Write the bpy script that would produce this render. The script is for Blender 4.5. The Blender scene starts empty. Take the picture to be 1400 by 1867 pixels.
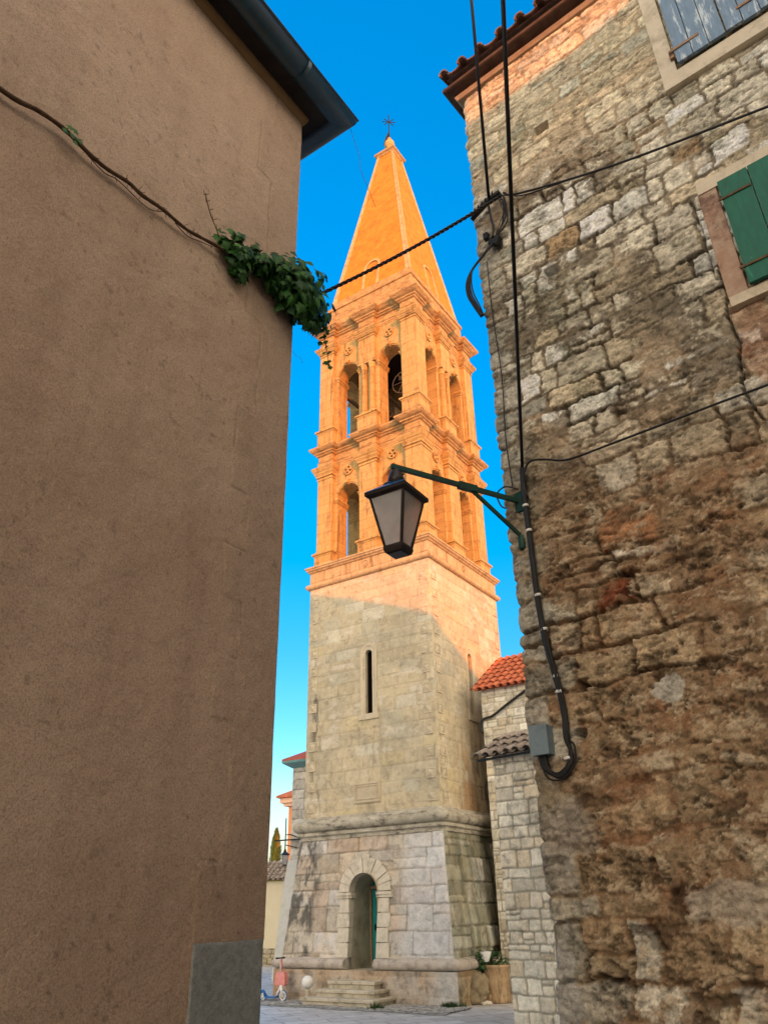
import bpy, math, random
import numpy as np
from mathutils import Vector, Matrix
random.seed(7)
R = math.radians
scene = bpy.context.scene
COL = scene.collection

# ------------------------------------------------------------------ camera
F_PX, PITCH, ROLL = 1398.245, 27.718, -1.271
p_, r_ = R(PITCH), R(ROLL)
fw = Vector((0, math.cos(p_), math.sin(p_)))
rt0 = Vector((1, 0, 0)); up0 = rt0.cross(fw)
rt = math.cos(r_)*rt0 + math.sin(r_)*up0
up = -math.sin(r_)*rt0 + math.cos(r_)*up0
cd = bpy.data.cameras.new('camera'); cam = bpy.data.objects.new('camera', cd); COL.objects.link(cam)
m = Matrix((rt, up, -fw)).transposed().to_4x4(); m.translation = Vector((0, 0, 1.6))
cam.matrix_world = m
cd.sensor_fit = 'VERTICAL'; cd.sensor_height = 24.0; cd.lens = F_PX/1867*24.0
cd.clip_start = .05; cd.clip_end = 9000
scene.camera = cam

# ------------------------------------------------------------------ light
SUN_AZ, SUN_EL = 163.0, 10.0
w = bpy.data.worlds.new('World'); scene.world = w; w.use_nodes = True
nt = w.node_tree; nt.nodes.clear()
out = nt.nodes.new('ShaderNodeOutputWorld'); bg = nt.nodes.new('ShaderNodeBackground')
sky = nt.nodes.new('ShaderNodeTexSky'); sky.sky_type = 'NISHITA'; sky.sun_disc = False
sky.sun_elevation = R(SUN_EL); sky.sun_rotation = R(SUN_AZ); sky.air_density = 1.0; sky.dust_density = 1.0; sky.ozone_density = 2.0
hsv = nt.nodes.new('ShaderNodeHueSaturation'); hsv.inputs['Saturation'].default_value = SKY_SAT = 1.55
nt.links.new(sky.outputs[0], hsv.inputs['Color'])
# the air is hazier and warmer on the side of the low sun, clear and deep blue opposite it
wtc = nt.nodes.new('ShaderNodeTexCoord'); dotn = nt.nodes.new('ShaderNodeVectorMath'); dotn.operation = 'DOT_PRODUCT'
nt.links.new(wtc.outputs['Generated'], dotn.inputs[0]); dotn.inputs[1].default_value = (math.sin(R(SUN_AZ)), math.cos(R(SUN_AZ)), .25)
hz = nt.nodes.new('ShaderNodeMapRange'); hz.interpolation_type = 'SMOOTHSTEP'; nt.links.new(dotn.outputs['Value'], hz.inputs[0])
hz.inputs[1].default_value = -.15; hz.inputs[2].default_value = .7
glow = nt.nodes.new('ShaderNodeMix'); glow.data_type = 'RGBA'; glow.blend_type = 'MIX'
nt.links.new(hz.outputs[0], glow.inputs[0]); gsep = nt.nodes.new('ShaderNodeSeparateXYZ'); nt.links.new(wtc.outputs['Generated'], gsep.inputs[0])
gr = nt.nodes.new('ShaderNodeMapRange'); nt.links.new(gsep.outputs['Z'], gr.inputs[0]); gr.inputs[1].default_value = .05; gr.inputs[2].default_value = .8; gr.inputs[3].default_value = 2.4; gr.inputs[4].default_value = .55
gs = nt.nodes.new('ShaderNodeVectorMath'); gs.operation = 'SCALE'; gs.inputs[0].default_value = (7.5, 6.3, 4.9); nt.links.new(gr.outputs[0], gs.inputs['Scale']); nt.links.new(gs.outputs[0], glow.inputs[7])
sep = nt.nodes.new('ShaderNodeSeparateXYZ'); nt.links.new(wtc.outputs['Generated'], sep.inputs[0])
hg = nt.nodes.new('ShaderNodeMapRange'); nt.links.new(sep.outputs['Z'], hg.inputs[0]); hg.inputs[1].default_value = .30; hg.inputs[2].default_value = .90
hg.inputs[3].default_value = 1.0; hg.inputs[4].default_value = 2.0
vm = nt.nodes.new('ShaderNodeVectorMath'); vm.operation = 'SCALE'; nt.links.new(hsv.outputs[0], vm.inputs[0]); nt.links.new(hg.outputs[0], vm.inputs['Scale'])
lowz = nt.nodes.new('ShaderNodeMapRange'); lowz.interpolation_type = 'SMOOTHSTEP'; nt.links.new(sep.outputs['Z'], lowz.inputs[0]); lowz.inputs[1].default_value = .0; lowz.inputs[2].default_value = .20
lowz.inputs[3].default_value = .95; lowz.inputs[4].default_value = 0
lowm = nt.nodes.new('ShaderNodeMix'); lowm.data_type = 'RGBA'; nt.links.new(lowz.outputs[0], lowm.inputs[0]); nt.links.new(vm.outputs[0], lowm.inputs[6]); lowm.inputs[7].default_value = (3.35, 3.1, 2.35, 1)
nt.links.new(lowm.outputs[2], glow.inputs[6])
nt.links.new(glow.outputs[2], bg.inputs['Color']); bg.inputs['Strength'].default_value = 0.15
nt.links.new(bg.outputs[0], out.inputs['Surface'])
sd = bpy.data.lights.new('sun', 'SUN'); sd.energy = 2.9; sd.angle = R(0.3); sd.color = (1, .215, .004)
so = bpy.data.objects.new('sun', sd); COL.objects.link(so)
sdir = Vector((math.sin(R(SUN_AZ))*math.cos(R(SUN_EL)), math.cos(R(SUN_AZ))*math.cos(R(SUN_EL)), math.sin(R(SUN_EL))))
so.rotation_euler = sdir.to_track_quat('Z', 'Y').to_euler()
vs = scene.view_settings; vs.view_transform = 'Standard'; vs.look = 'None'; vs.exposure = 1.0; vs.gamma = 1
vs.use_curve_mapping = False
scene.render.engine = 'CYCLES'
scene.cycles.max_bounces = 8; scene.cycles.diffuse_bounces = 5

# ------------------------------------------------------------------ materials
def nodes(m):
    m.use_nodes = True; t = m.node_tree; t.nodes.clear()
    o = t.nodes.new('ShaderNodeOutputMaterial'); b = t.nodes.new('ShaderNodeBsdfPrincipled')
    t.links.new(b.outputs[0], o.inputs['Surface'])
    return t, b
def N(t, kind, **kw):
    n = t.nodes.new(kind)
    for k, v in kw.items():
        if k in n.inputs.keys() if isinstance(k, str) else False: n.inputs[k].default_value = v
        else: setattr(n, k, v)
    return n
def noise_node(t, scale, detail=6, rough=.6, vec=None, dist=0):
    n = t.nodes.new('ShaderNodeTexNoise'); n.inputs['Scale'].default_value = scale; n.inputs['Detail'].default_value = detail
    n.inputs['Roughness'].default_value = rough; n.inputs['Distortion'].default_value = dist
    if vec: t.links.new(vec, n.inputs['Vector'])
    return n
def ramp(t, fac, stops):
    r = t.nodes.new('ShaderNodeValToRGB'); t.links.new(fac, r.inputs[0])
    e = r.color_ramp.elements
    while len(e) < len(stops): e.new(.5)
    for i, (p, c) in enumerate(stops):
        e[i].position = p; e[i].color = (*c, 1) if len(c) == 3 else c
    return r
def mixc(t, fac, a, b, mode='MIX'):
    n = t.nodes.new('ShaderNodeMix'); n.data_type = 'RGBA'; n.blend_type = mode
    if isinstance(fac, (int, float)): n.inputs[0].default_value = fac
    else: t.links.new(fac, n.inputs[0])
    for s, v in ((6, a), (7, b)):
        if isinstance(v, tuple): n.inputs[s].default_value = (*v, 1)
        else: t.links.new(v, n.inputs[s])
    return n.outputs[2]
def bump(t, b, h, strength=.5, dist=.01):
    n = t.nodes.new('ShaderNodeBump'); n.inputs['Strength'].default_value = strength; n.inputs['Distance'].default_value = dist
    t.links.new(h, n.inputs['Height']); t.links.new(n.outputs[0], b.inputs['Normal']); return n
MATS = {}
def mat_noise(name, c1, c2, scale=3, rough=.85, bs=.4, bd=.01, bscale=40, metal=0, spec=.3, dark=None, dscale=1.5, stretch=None, darkamt=.6):
    """two tone noise with optional weathering blotches"""
    if name in MATS: return MATS[name]
    m = bpy.data.materials.new(name); t, b = nodes(m)
    tc = t.nodes.new('ShaderNodeTexCoord'); vec = tc.outputs['Object']
    n1 = noise_node(t, scale, 8, .65, vec)
    col = ramp(t, n1.outputs[0], [(.32, c1), (.68, c2)]).outputs[0]
    if dark:
        v2 = vec
        if stretch:
            mp = t.nodes.new('ShaderNodeMapping'); mp.inputs['Scale'].default_value = stretch; t.links.new(vec, mp.inputs[0]); v2 = mp.outputs[0]
        n2 = noise_node(t, dscale, 10, .72, v2)
        f = ramp(t, n2.outputs[0], [(.50, (0, 0, 0)), (.66, (darkamt,)*3)])
        col = mixc(t, f.outputs[0], col, dark)
    t.links.new(col, b.inputs['Base Color'])
    n3 = noise_node(t, bscale, 8, .7, vec)
    bump(t, b, n3.outputs[0], bs, bd)
    b.inputs['Roughness'].default_value = rough; b.inputs['Metallic'].default_value = metal
    b.inputs['Specular IOR Level'].default_value = spec
    MATS[name] = m; return m
def add_joints(m, w=.62, h=.31, amt=.70):
    t = m.node_tree; b = next(n for n in t.nodes if n.type == 'BSDF_PRINCIPLED')
    tc = t.nodes.new('ShaderNodeTexCoord'); sp = t.nodes.new('ShaderNodeSeparateXYZ'); t.links.new(tc.outputs['Object'], sp.inputs[0])
    ad = t.nodes.new('ShaderNodeMath'); ad.operation = 'ADD'; t.links.new(sp.outputs[0], ad.inputs[0]); t.links.new(sp.outputs[1], ad.inputs[1])
    cb = t.nodes.new('ShaderNodeCombineXYZ'); t.links.new(ad.outputs[0], cb.inputs[0]); t.links.new(sp.outputs[2], cb.inputs[1])
    br = t.nodes.new('ShaderNodeTexBrick'); br.inputs['Scale'].default_value = 1; br.inputs['Brick Width'].default_value = w; br.inputs['Row Height'].default_value = h
    br.inputs['Mortar Size'].default_value = .010; br.inputs['Mortar Smooth'].default_value = .3
    br.inputs['Color1'].default_value = (1, 1, 1, 1); br.inputs['Color2'].default_value = (.90, .88, .84, 1); br.inputs['Mortar'].default_value = (amt, amt*.85, amt*.7, 1)
    t.links.new(cb.outputs[0], br.inputs['Vector'])
    ln = b.inputs['Base Color'].links[0]; src = ln.from_socket
    # soot streaks running down the stone
    mp = t.nodes.new('ShaderNodeMapping'); mp.inputs['Scale'].default_value = (7, 7, .8); t.links.new(tc.outputs['Object'], mp.inputs[0])
    n = noise_node(t, 1.0, 9, .7, mp.outputs[0]); f = ramp(t, n.outputs[0], [(.52, (1, 1, 1)), (.68, (.50, .40, .32))])
    c = mixc(t, 1.0, src, br.outputs['Color'], 'MULTIPLY'); c = mixc(t, 1.0, c, f.outputs[0], 'MULTIPLY')
    t.links.new(c, b.inputs['Base Color'])
def mat_vc(name, bs=.6, bd=.012, bscale=28, var=.35, rough=.92, fine=90):
    """stone whose colour is baked per stone in the mesh attribute, broken up by noise"""
    if name in MATS: return MATS[name]
    m = bpy.data.materials.new(name); t, b = nodes(m)
    tc = t.nodes.new('ShaderNodeTexCoord'); vec = tc.outputs['Object']
    at = t.nodes.new('ShaderNodeAttribute'); at.attribute_name = 'Col'
    n1 = noise_node(t, bscale*.5, 10, .75, vec, .4)
    f = ramp(t, n1.outputs[0], [(.33, (1-var,)*3), (.5, (1, 1, 1)), (.68, (1+var*.7,)*3)])
    col = mixc(t, 1.0, at.outputs['Color'], f.outputs[0], 'MULTIPLY')
    n4 = noise_node(t, fine, 4, .8, vec)
    f2 = ramp(t, n4.outputs[0], [(.34, (1-var*.9,)*3), (.46, (1, 1, 1)), (.7, (1+var*.3,)*3)])
    col = mixc(t, 1.0, col, f2.outputs[0], 'MULTIPLY')
    t.links.new(col, b.inputs['Base Color'])
    n2 = noise_node(t, bscale, 12, .72, vec, .3)
    bump(t, b, n2.outputs[0], bs, bd)
    b.inputs['Roughness'].default_value = rough; b.inputs['Specular IOR Level'].default_value = .2
    MATS[name] = m; return m

LIME = mat_noise('limestone_sun_tinted', (.42, .28, .10), (.58, .41, .16), 4.5, .9, .8, .02, 22, dark=(.20, .13, .075), dscale=4.5, darkamt=.75)  # ochre deeper than the shaft stone: low-sun warmth put into the colour
LIMED = mat_noise('limestone_weathered', (.34, .30, .22), (.52, .47, .37), 5, .9, .6, .015, 26, dark=(.07, .065, .05), dscale=3.0, darkamt=.9)
LIMEM = mat_noise('frieze_stone_sun_tinted', (.44, .33, .17), (.58, .45, .26), 4.5, .9, .8, .02, 22, dark=(.20, .14, .08), dscale=4.5, darkamt=.7)  # between belfry and shaft tones, part of the sun warmth in the colour
LIMES = mat_noise('slit_surround_stone', (.47, .40, .28), (.56, .49, .36), 5, .9, .5, .01, 30, dark=(.22, .18, .12), dscale=5, darkamt=.6)
LIMEW = mat_noise('limestone_pale', (.50, .45, .35), (.64, .58, .47), 6, .9, .5, .01, 34, dark=(.25, .22, .17), dscale=5, darkamt=.5)
OCHRE = mat_noise('ochre_plaster', (.50, .17, .015), (.62, .25, .03), 5, .9, .6, .015, 30, dark=(.34, .10, .015), dscale=2.4, darkamt=.6)
RIBM = mat_noise('spire_rib_stone', (.44, .27, .10), (.60, .42, .20), 6, .9, .6, .01, 30, dark=(.20, .12, .06), dscale=5, darkamt=.6)
IRON = mat_noise('dark_iron', (.012, .014, .015), (.03, .032, .03), 8, .45, .2, .002, 80, metal=.6)
RUBBER = mat_noise('black_cable_rubber', (.010, .010, .012), (.018, .018, .02), 8, .5, .1, .001, 60)
GREENP = mat_noise('dark_green_paint', (.012, .05, .04), (.02, .075, .055), 12, .45, .3, .002, 60, dark=(.03, .02, .012), dscale=9, darkamt=.6)
LANT = mat_noise('dark_brown_lantern_metal', (.012, .010, .011), (.03, .022, .022), 10, .35, .2, .002, 60)
BLUEM = mat_noise('blue_black_lantern_roof', (.012, .03, .06), (.02, .05, .10), 5, .25, .1, .002, 50, spec=.8)
TEAL = mat_noise('dark_teal_metal', (.006, .045, .085), (.012, .07, .12), 3, .38, .15, .003, 30, spec=.6, dark=(.02, .02, .022), dscale=2.5, darkamt=.8)
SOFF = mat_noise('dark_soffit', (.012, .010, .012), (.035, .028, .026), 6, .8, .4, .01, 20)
CREAM = mat_noise('cream_plaster', (.52, .47, .33), (.58, .53, .38), 2, .9, .2, .01, 20)
ORANGEW = mat_noise('orange_plaster', (.60, .24, .10), (.66, .28, .13), 2, .9, .2, .01, 20)
TILE = mat_noise('terracotta_tiles', (.40, .10, .045), (.56, .19, .09), 5, .85, .4, .01, 20, dark=(.25, .06, .03), dscale=4, darkamt=.6)
TILEG = mat_noise('weathered_grey_tiles', (.24, .19, .14), (.44, .36, .28), 7, .92, .6, .02, 22, dark=(.05, .04, .035), dscale=5, darkamt=.9)
TILER = mat_noise('weathered_roof_tiles', (.15, .10, .08), (.27, .19, .15), 7, .9, .6, .02, 22, dark=(.12, .06, .05), dscale=5, darkamt=.7)
WOOD = mat_noise('dark_eave_wood', (.05, .032, .024), (.11, .07, .05), 9, .85, .6, .01, 30)
TEALD = mat_noise('teal_painted_door', (.008, .22, .23), (.015, .28, .28), 5, .6, .2, .004, 30)
WOODL = mat_noise('bare_door_frame_wood', (.22, .16, .09), (.32, .25, .15), 12, .8, .4, .004, 40)
DARK = mat_noise('interior_shade_dark', (.012, .008, .007), (.02, .012, .010), 3, .95, .3, .01, 20)  # near-black colour stands in for the shade inside slits and belfry
BOXG = mat_noise('blue_grey_plastic', (.19, .26, .31), (.22, .29, .34), 20, .6, .1, .002, 60, dark=(.12, .15, .17), dscale=14, darkamt=.5)
WHITEP = mat_noise('white_plastic', (.7, .7, .68), (.8, .8, .78), 9, .45, .1, .002, 50, dark=(.35, .33, .28), dscale=9, darkamt=.4)
BLUEP = mat_noise('blue_plastic', (.01, .10, .32), (.015, .14, .42), 9, .35, .1, .002, 50)
PINK = mat_noise('pink_fabric', (.62, .22, .20), (.72, .30, .27), 14, .85, .3, .004, 60)
BRONZE = mat_noise('old_bronze', (.10, .06, .035), (.18, .11, .06), 5, .5, .3, .004, 30, metal=.7)
BARK = mat_noise('brown_bark', (.06, .035, .02), (.14, .085, .05), 30, .9, .6, .004, 120)
TUB = mat_noise('stained_stone_tub', (.26, .17, .09), (.42, .30, .17), 5, .9, .6, .015, 24, dark=(.06, .045, .03), dscale=4, darkamt=.8, stretch=(3, 3, .6))
BOULD = mat_noise('mossy_boulder', (.20, .15, .09), (.36, .30, .19), 4, .95, .8, .03, 12, dark=(.05, .05, .03), dscale=4, darkamt=.8)
PLBR = mat_noise('house_plaster_beige', (.30, .22, .14), (.36, .27, .18), 2, .9, .2, .01, 20)

add_joints(LIME); add_joints(LIMEM)
def mat_leaf(name, c1, c2, scale=6):
    m = bpy.data.materials.new(name); t, b = nodes(m)
    g = t.nodes.new('ShaderNodeNewGeometry'); tc = t.nodes.new('ShaderNodeTexCoord')
    rp = ramp(t, g.outputs['Random Per Island'], [(0, c1), (1, c2)])
    n = noise_node(t, scale, 4, .6, tc.outputs['Object'])
    f = ramp(t, n.outputs[0], [(.3, (.6,)*3), (.7, (1.3,)*3)])
    t.links.new(mixc(t, 1.0, rp.outputs[0], f.outputs[0], 'MULTIPLY'), b.inputs['Base Color'])
    b.inputs['Roughness'].default_value = .5; b.inputs['Specular IOR Level'].default_value = .25
    return m
IVYL = mat_leaf('ivy_leaves', (.008, .050, .014), (.050, .165, .028))
CYPL = mat_leaf('cypress_leaves', (.10, .10, .012), (.20, .17, .02), 1)
BUSHL = mat_leaf('shrub_leaves', (.015, .05, .015), (.05, .11, .03))
DRYL = mat_leaf('autumn_bush_leaves', (.22, .17, .05), (.35, .25, .09), 1)

def mat_stucco():
    m = bpy.data.materials.new('brown_stucco'); t, b = nodes(m)
    tc = t.nodes.new('ShaderNodeTexCoord'); vec = tc.outputs['Object']
    n1 = noise_node(t, .9, 7, .62, vec)
    col = ramp(t, n1.outputs[0], [(.34, (.50, .36, .27)), (.66, (.60, .455, .35))]).outputs[0]
    mp = t.nodes.new('ShaderNodeMapping'); mp.inputs['Scale'].default_value = (2.2, 2.2, .35); t.links.new(vec, mp.inputs[0])
    ns = noise_node(t, 2.2, 9, .66, mp.outputs[0])
    col = mixc(t, 1.0, col, ramp(t, ns.outputs[0], [(.34, (.91, .90, .89)), (.52, (1, 1, 1)), (.72, (1.05, 1.05, 1.04))]).outputs[0], 'MULTIPLY')
    n2 = noise_node(t, 110, 5, .75, vec)
    f = ramp(t, n2.outputs[0], [(.36, (.66,)*3), (.47, (.95,)*3), (.62, (1.13,)*3)])
    col = mixc(t, 1.0, col, f.outputs[0], 'MULTIPLY')
    at = t.nodes.new('ShaderNodeAttribute'); at.attribute_name = 'Col'
    col = mixc(t, 1.0, col, at.outputs['Color'], 'MULTIPLY')
    n5 = noise_node(t, 9, 9, .74, vec, .5)
    f5 = ramp(t, n5.outputs[0], [(.30, (.80, .78, .76)), (.42, (.98,)*3), (.62, (1,)*3), (.74, (1.08,)*3)])
    col = mixc(t, 1.0, col, f5.outputs[0], 'MULTIPLY')
    t.links.new(col, b.inputs['Base Color'])
    n3 = noise_node(t, 150, 6, .8, vec); n4 = noise_node(t, 7, 7, .6, vec)
    ad = t.nodes.new('ShaderNodeMath'); ad.operation = 'MULTIPLY_ADD'; ad.inputs[1].default_value = 5.0
    t.links.new(n4.outputs[0], ad.inputs[0]); t.links.new(n3.outputs[0], ad.inputs[2])
    bump(t, b, ad.outputs[0], .7, .006)
    b.inputs['Roughness'].default_value = .95; b.inputs['Specular IOR Level'].default_value = .15
    return m
STUCCO = mat_stucco()

def mat_paint(name, base, worn, under, thr=.56, stretch=(14, 14, 2.2)):
    m = bpy.data.materials.new(name); t, b = nodes(m)
    tc = t.nodes.new('ShaderNodeTexCoord'); vec = tc.outputs['Object']
    mp = t.nodes.new('ShaderNodeMapping'); mp.inputs['Scale'].default_value = stretch; t.links.new(vec, mp.inputs[0])
    n1 = noise_node(t, 1.2, 10, .72, mp.outputs[0]); n2 = noise_node(t, 3, 8, .7, mp.outputs[0])
    c = ramp(t, n2.outputs[0], [(.3, tuple(x*.65 for x in base)), (.7, base)]).outputs[0]
    f = ramp(t, n1.outputs[0], [(thr-.03, (0, 0, 0)), (thr+.03, (1, 1, 1))])
    c = mixc(t, f.outputs[0], c, worn)
    n3 = noise_node(t, 2.6, 8, .8, mp.outputs[0])
    f3 = ramp(t, n3.outputs[0], [(.62, (0, 0, 0)), (.67, (1, 1, 1))])
    c = mixc(t, f3.outputs[0], c, under)
    t.links.new(c, b.inputs['Base Color']); bump(t, b, n1.outputs[0], .5, .003)
    b.inputs['Roughness'].default_value = .7
    return m
SHBLUE = mat_paint('worn_blue_paint', (.20, .31, .44), (.52, .61, .66), (.05, .04, .035), .55)
SHGREEN = mat_paint('faded_green_paint', (.003, .145, .09), (.03, .24, .17), (.35, .42, .36), .62, (10, 10, 2))
RUST = mat_noise('rusty_hinge_iron', (.07, .04, .02), (.16, .10, .05), 30, .85, .4, .002, 90)
RUSTL = mat_noise('orange_rusty_hinge', (.22, .13, .08), (.42, .27, .16), 30, .85, .4, .002, 90)

def mat_glass():
    m = bpy.data.materials.new('frosted_lantern_glass'); t, b = nodes(m)
    tc = t.nodes.new('ShaderNodeTexCoord')
    n = noise_node(t, 9, 5, .6, tc.outputs['Object'])
    c = ramp(t, n.outputs[0], [(.35, (.72, .70, .72)), (.7, (.88, .87, .86))])
    t.links.new(c.outputs[0], b.inputs['Base Color'])
    b.inputs['Roughness'].default_value = .22; b.inputs['Transmission Weight'].default_value = .62
    b.inputs['IOR'].default_value = 1.3
    return m
GLASS = mat_glass()

def mat_paving():
    m = bpy.data.materials.new('polished_limestone_paving'); t, b = nodes(m)
    tc = t.nodes.new('ShaderNodeTexCoord')
    mp = t.nodes.new('ShaderNodeMapping'); mp.inputs['Rotation'].default_value = (0, 0, R(-20)); t.links.new(tc.outputs['Object'], mp.inputs[0])
    nd = noise_node(t, 1.5, 4, .5, mp.outputs[0])
    va = t.nodes.new('ShaderNodeVectorMath'); va.operation = 'MULTIPLY_ADD'; va.inputs[1].default_value = (.12, .12, 0)
    t.links.new(nd.outputs['Color'], va.inputs[0]); t.links.new(mp.outputs[0], va.inputs[2])
    br = t.nodes.new('ShaderNodeTexBrick'); br.inputs['Scale'].default_value = 1.0; br.inputs['Brick Width'].default_value = .8; br.inputs['Row Height'].default_value = .42
    br.inputs['Mortar Size'].default_value = .012; br.inputs['Color1'].default_value = (.46, .46, .47, 1); br.inputs['Color2'].default_value = (.60, .60, .60, 1); br.inputs['Mortar'].default_value = (.20, .19, .18, 1)
    t.links.new(va.outputs[0], br.inputs['Vector'])
    n = noise_node(t, 3, 8, .7, mp.outputs[0])
    f = ramp(t, n.outputs[0], [(.3, (.62,)*3), (.5, (.95,)*3), (.7, (1.15,)*3)])
    t.links.new(mixc(t, 1.0, br.outputs['Color'], f.outputs[0], 'MULTIPLY'), b.inputs['Base Color'])
    bump(t, b, n.outputs[0], .4, .02)
    b.inputs['Roughness'].default_value = .5
    return m
PAVE = mat_paving()
def mat_hill():
    m = bpy.data.materials.new('distant_hill'); t, b = nodes(m)
    tc = t.nodes.new('ShaderNodeTexCoord')
    n = noise_node(t, .01, 8, .6, tc.outputs['Object'])
    c = ramp(t, n.outputs[0], [(.35, (.16, .14, .20)), (.65, (.30, .25, .26))])
    t.links.new(c.outputs[0], b.inputs['Base Color']); b.inputs['Roughness'].default_value = 1
    return m
HILL = mat_hill()
VCWALL = mat_vc('rubble_stone', .9, .012, 34, .45, .93, 85)
VCASH = mat_vc('tower_ashlar', .7, .012, 14, .22, .9, 45)
VCBASE = mat_vc('tower_base_stone', .9, .02, 9, .30, .9, 35)
VCPALE = mat_vc('pale_rubble_stone', .9, .02, 16, .30, .9, 50)

# ------------------------------------------------------------------ mesh helpers
def tag(o, label=None, cat=None, group=None, kind=None):
    if label: o['label'] = label
    if cat: o['category'] = cat
    if group: o['group'] = group
    if kind: o['kind'] = kind
    return o
def empty(name, loc=(0, 0, 0), rz=0.0):
    o = bpy.data.objects.new(name, None); COL.objects.link(o); o.location = loc; o.rotation_euler = (0, 0, rz)
    o.empty_display_size = .2
    return o
class MB:
    def __init__(s): s.v = []; s.f = []; s.sm = []
    def add(s, vs, fs, smooth=False):
        b = len(s.v); s.v += [tuple(x) for x in vs]; s.f += [tuple(b+i for i in f) for f in fs]; s.sm += [smooth]*len(fs)
    def quad(s, a, b, c, d): s.add([a, b, c, d], [(0, 1, 2, 3)])
    def box(s, x0, x1, y0, y1, z0, z1, M=None):
        vs = [Vector((x, y, z)) for z in (z0, z1) for x, y in ((x0, y0), (x1, y0), (x1, y1), (x0, y1))]
        if M: vs = [M @ v for v in vs]
        s.add(vs, [(3, 2, 1, 0), (4, 5, 6, 7), (0, 1, 5, 4), (1, 2, 6, 5), (2, 3, 7, 6), (3, 0, 4, 7)])
    def loft(s, rings, cap0=True, cap1=True, closed=True, smooth=False):
        n = len(rings[0]); vs = [p for r in rings for p in r]; fs = []
        for i in range(len(rings)-1):
            for j in range(n if closed else n-1):
                k = (j+1) % n; fs.append((i*n+j, i*n+k, (i+1)*n+k, (i+1)*n+j))
        s.add(vs, fs, smooth)
        b = len(s.v)-len(vs)
        if cap0: s.f.append(tuple(b+i for i in reversed(range(n)))); s.sm.append(False)
        if cap1: s.f.append(tuple(b+(len(rings)-1)*n+i for i in range(n))); s.sm.append(False)
    def tube(s, pts, r, seg=8, caps=True):
        pts = [Vector(p) for p in pts]; rings = []; prev = None
        for i, p in enumerate(pts):
            t = (pts[min(i+1, len(pts)-1)]-pts[max(i-1, 0)]).normalized()
            if prev is None:
                a = t.orthogonal().normalized()
            else:
                a = (prev - t*prev.dot(t))
                a = a.normalized() if a.length > 1e-6 else t.orthogonal().normalized()
            prev = a; b = t.cross(a); rr = r[i] if isinstance(r, (list, tuple)) else r
            rings.append([p+(a*math.cos(2*math.pi*k/seg)+b*math.sin(2*math.pi*k/seg))*rr for k in range(seg)])
        s.loft(rings, caps, caps, True, True)
    def lathe(s, prof, c=(0, 0, 0), seg=24, smooth=True):
        rings = [[(c[0]+r*math.cos(2*math.pi*k/seg), c[1]+r*math.sin(2*math.pi*k/seg), c[2]+z) for k in range(seg)] for r, z in prof]
        s.loft(rings, True, True, True, smooth)
    def split(s, name, mat, parent=None, recalc=False):
        par = list(range(len(s.v)))
        def find(a):
            while par[a] != a: par[a] = par[par[a]]; a = par[a]
            return a
        for f in s.f:
            for q in f[1:]: par[find(q)] = find(f[0])
        gr = {}
        for f, sm in zip(s.f, s.sm): gr.setdefault(find(f[0]), []).append((f, sm))
        for fs in gr.values():
            ids = sorted({i for f, _ in fs for i in f}); mp = {i: k for k, i in enumerate(ids)}
            b = MB(); b.v = [s.v[i] for i in ids]; b.f = [tuple(mp[i] for i in f) for f, _ in fs]; b.sm = [x for _, x in fs]
            b.build(name, mat, parent, recalc)
    def build(s, name, mat, parent=None, recalc=False):
        me = bpy.data.meshes.new(name); me.from_pydata(s.v, [], s.f); me.materials.append(mat)
        me.polygons.foreach_set('use_smooth', s.sm); me.update()
        if recalc:
            import bmesh
            bm = bmesh.new(); bm.from_mesh(me); bmesh.ops.recalc_face_normals(bm, faces=bm.faces); bm.to_mesh(me); bm.free()
        o = bpy.data.objects.new(name, me); COL.objects.link(o)
        if parent: o.parent = parent
        return o
def smooth_pts(pts, n=6):
    """Catmull-Rom resample"""
    P = [Vector(p) for p in pts]; P = [P[0]*2-P[1]]+P+[P[-1]*2-P[-2]]; o = []
    for i in range(1, len(P)-2):
        for k in range(n):
            t = k/n; a, b, c, d = P[i-1:i+3]
            o.append(.5*((2*b)+(c-a)*t+(2*a-5*b+4*c-d)*t*t+(-a+3*b-3*c+d)*t**3))
    o.append(P[-2]); return o

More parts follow.
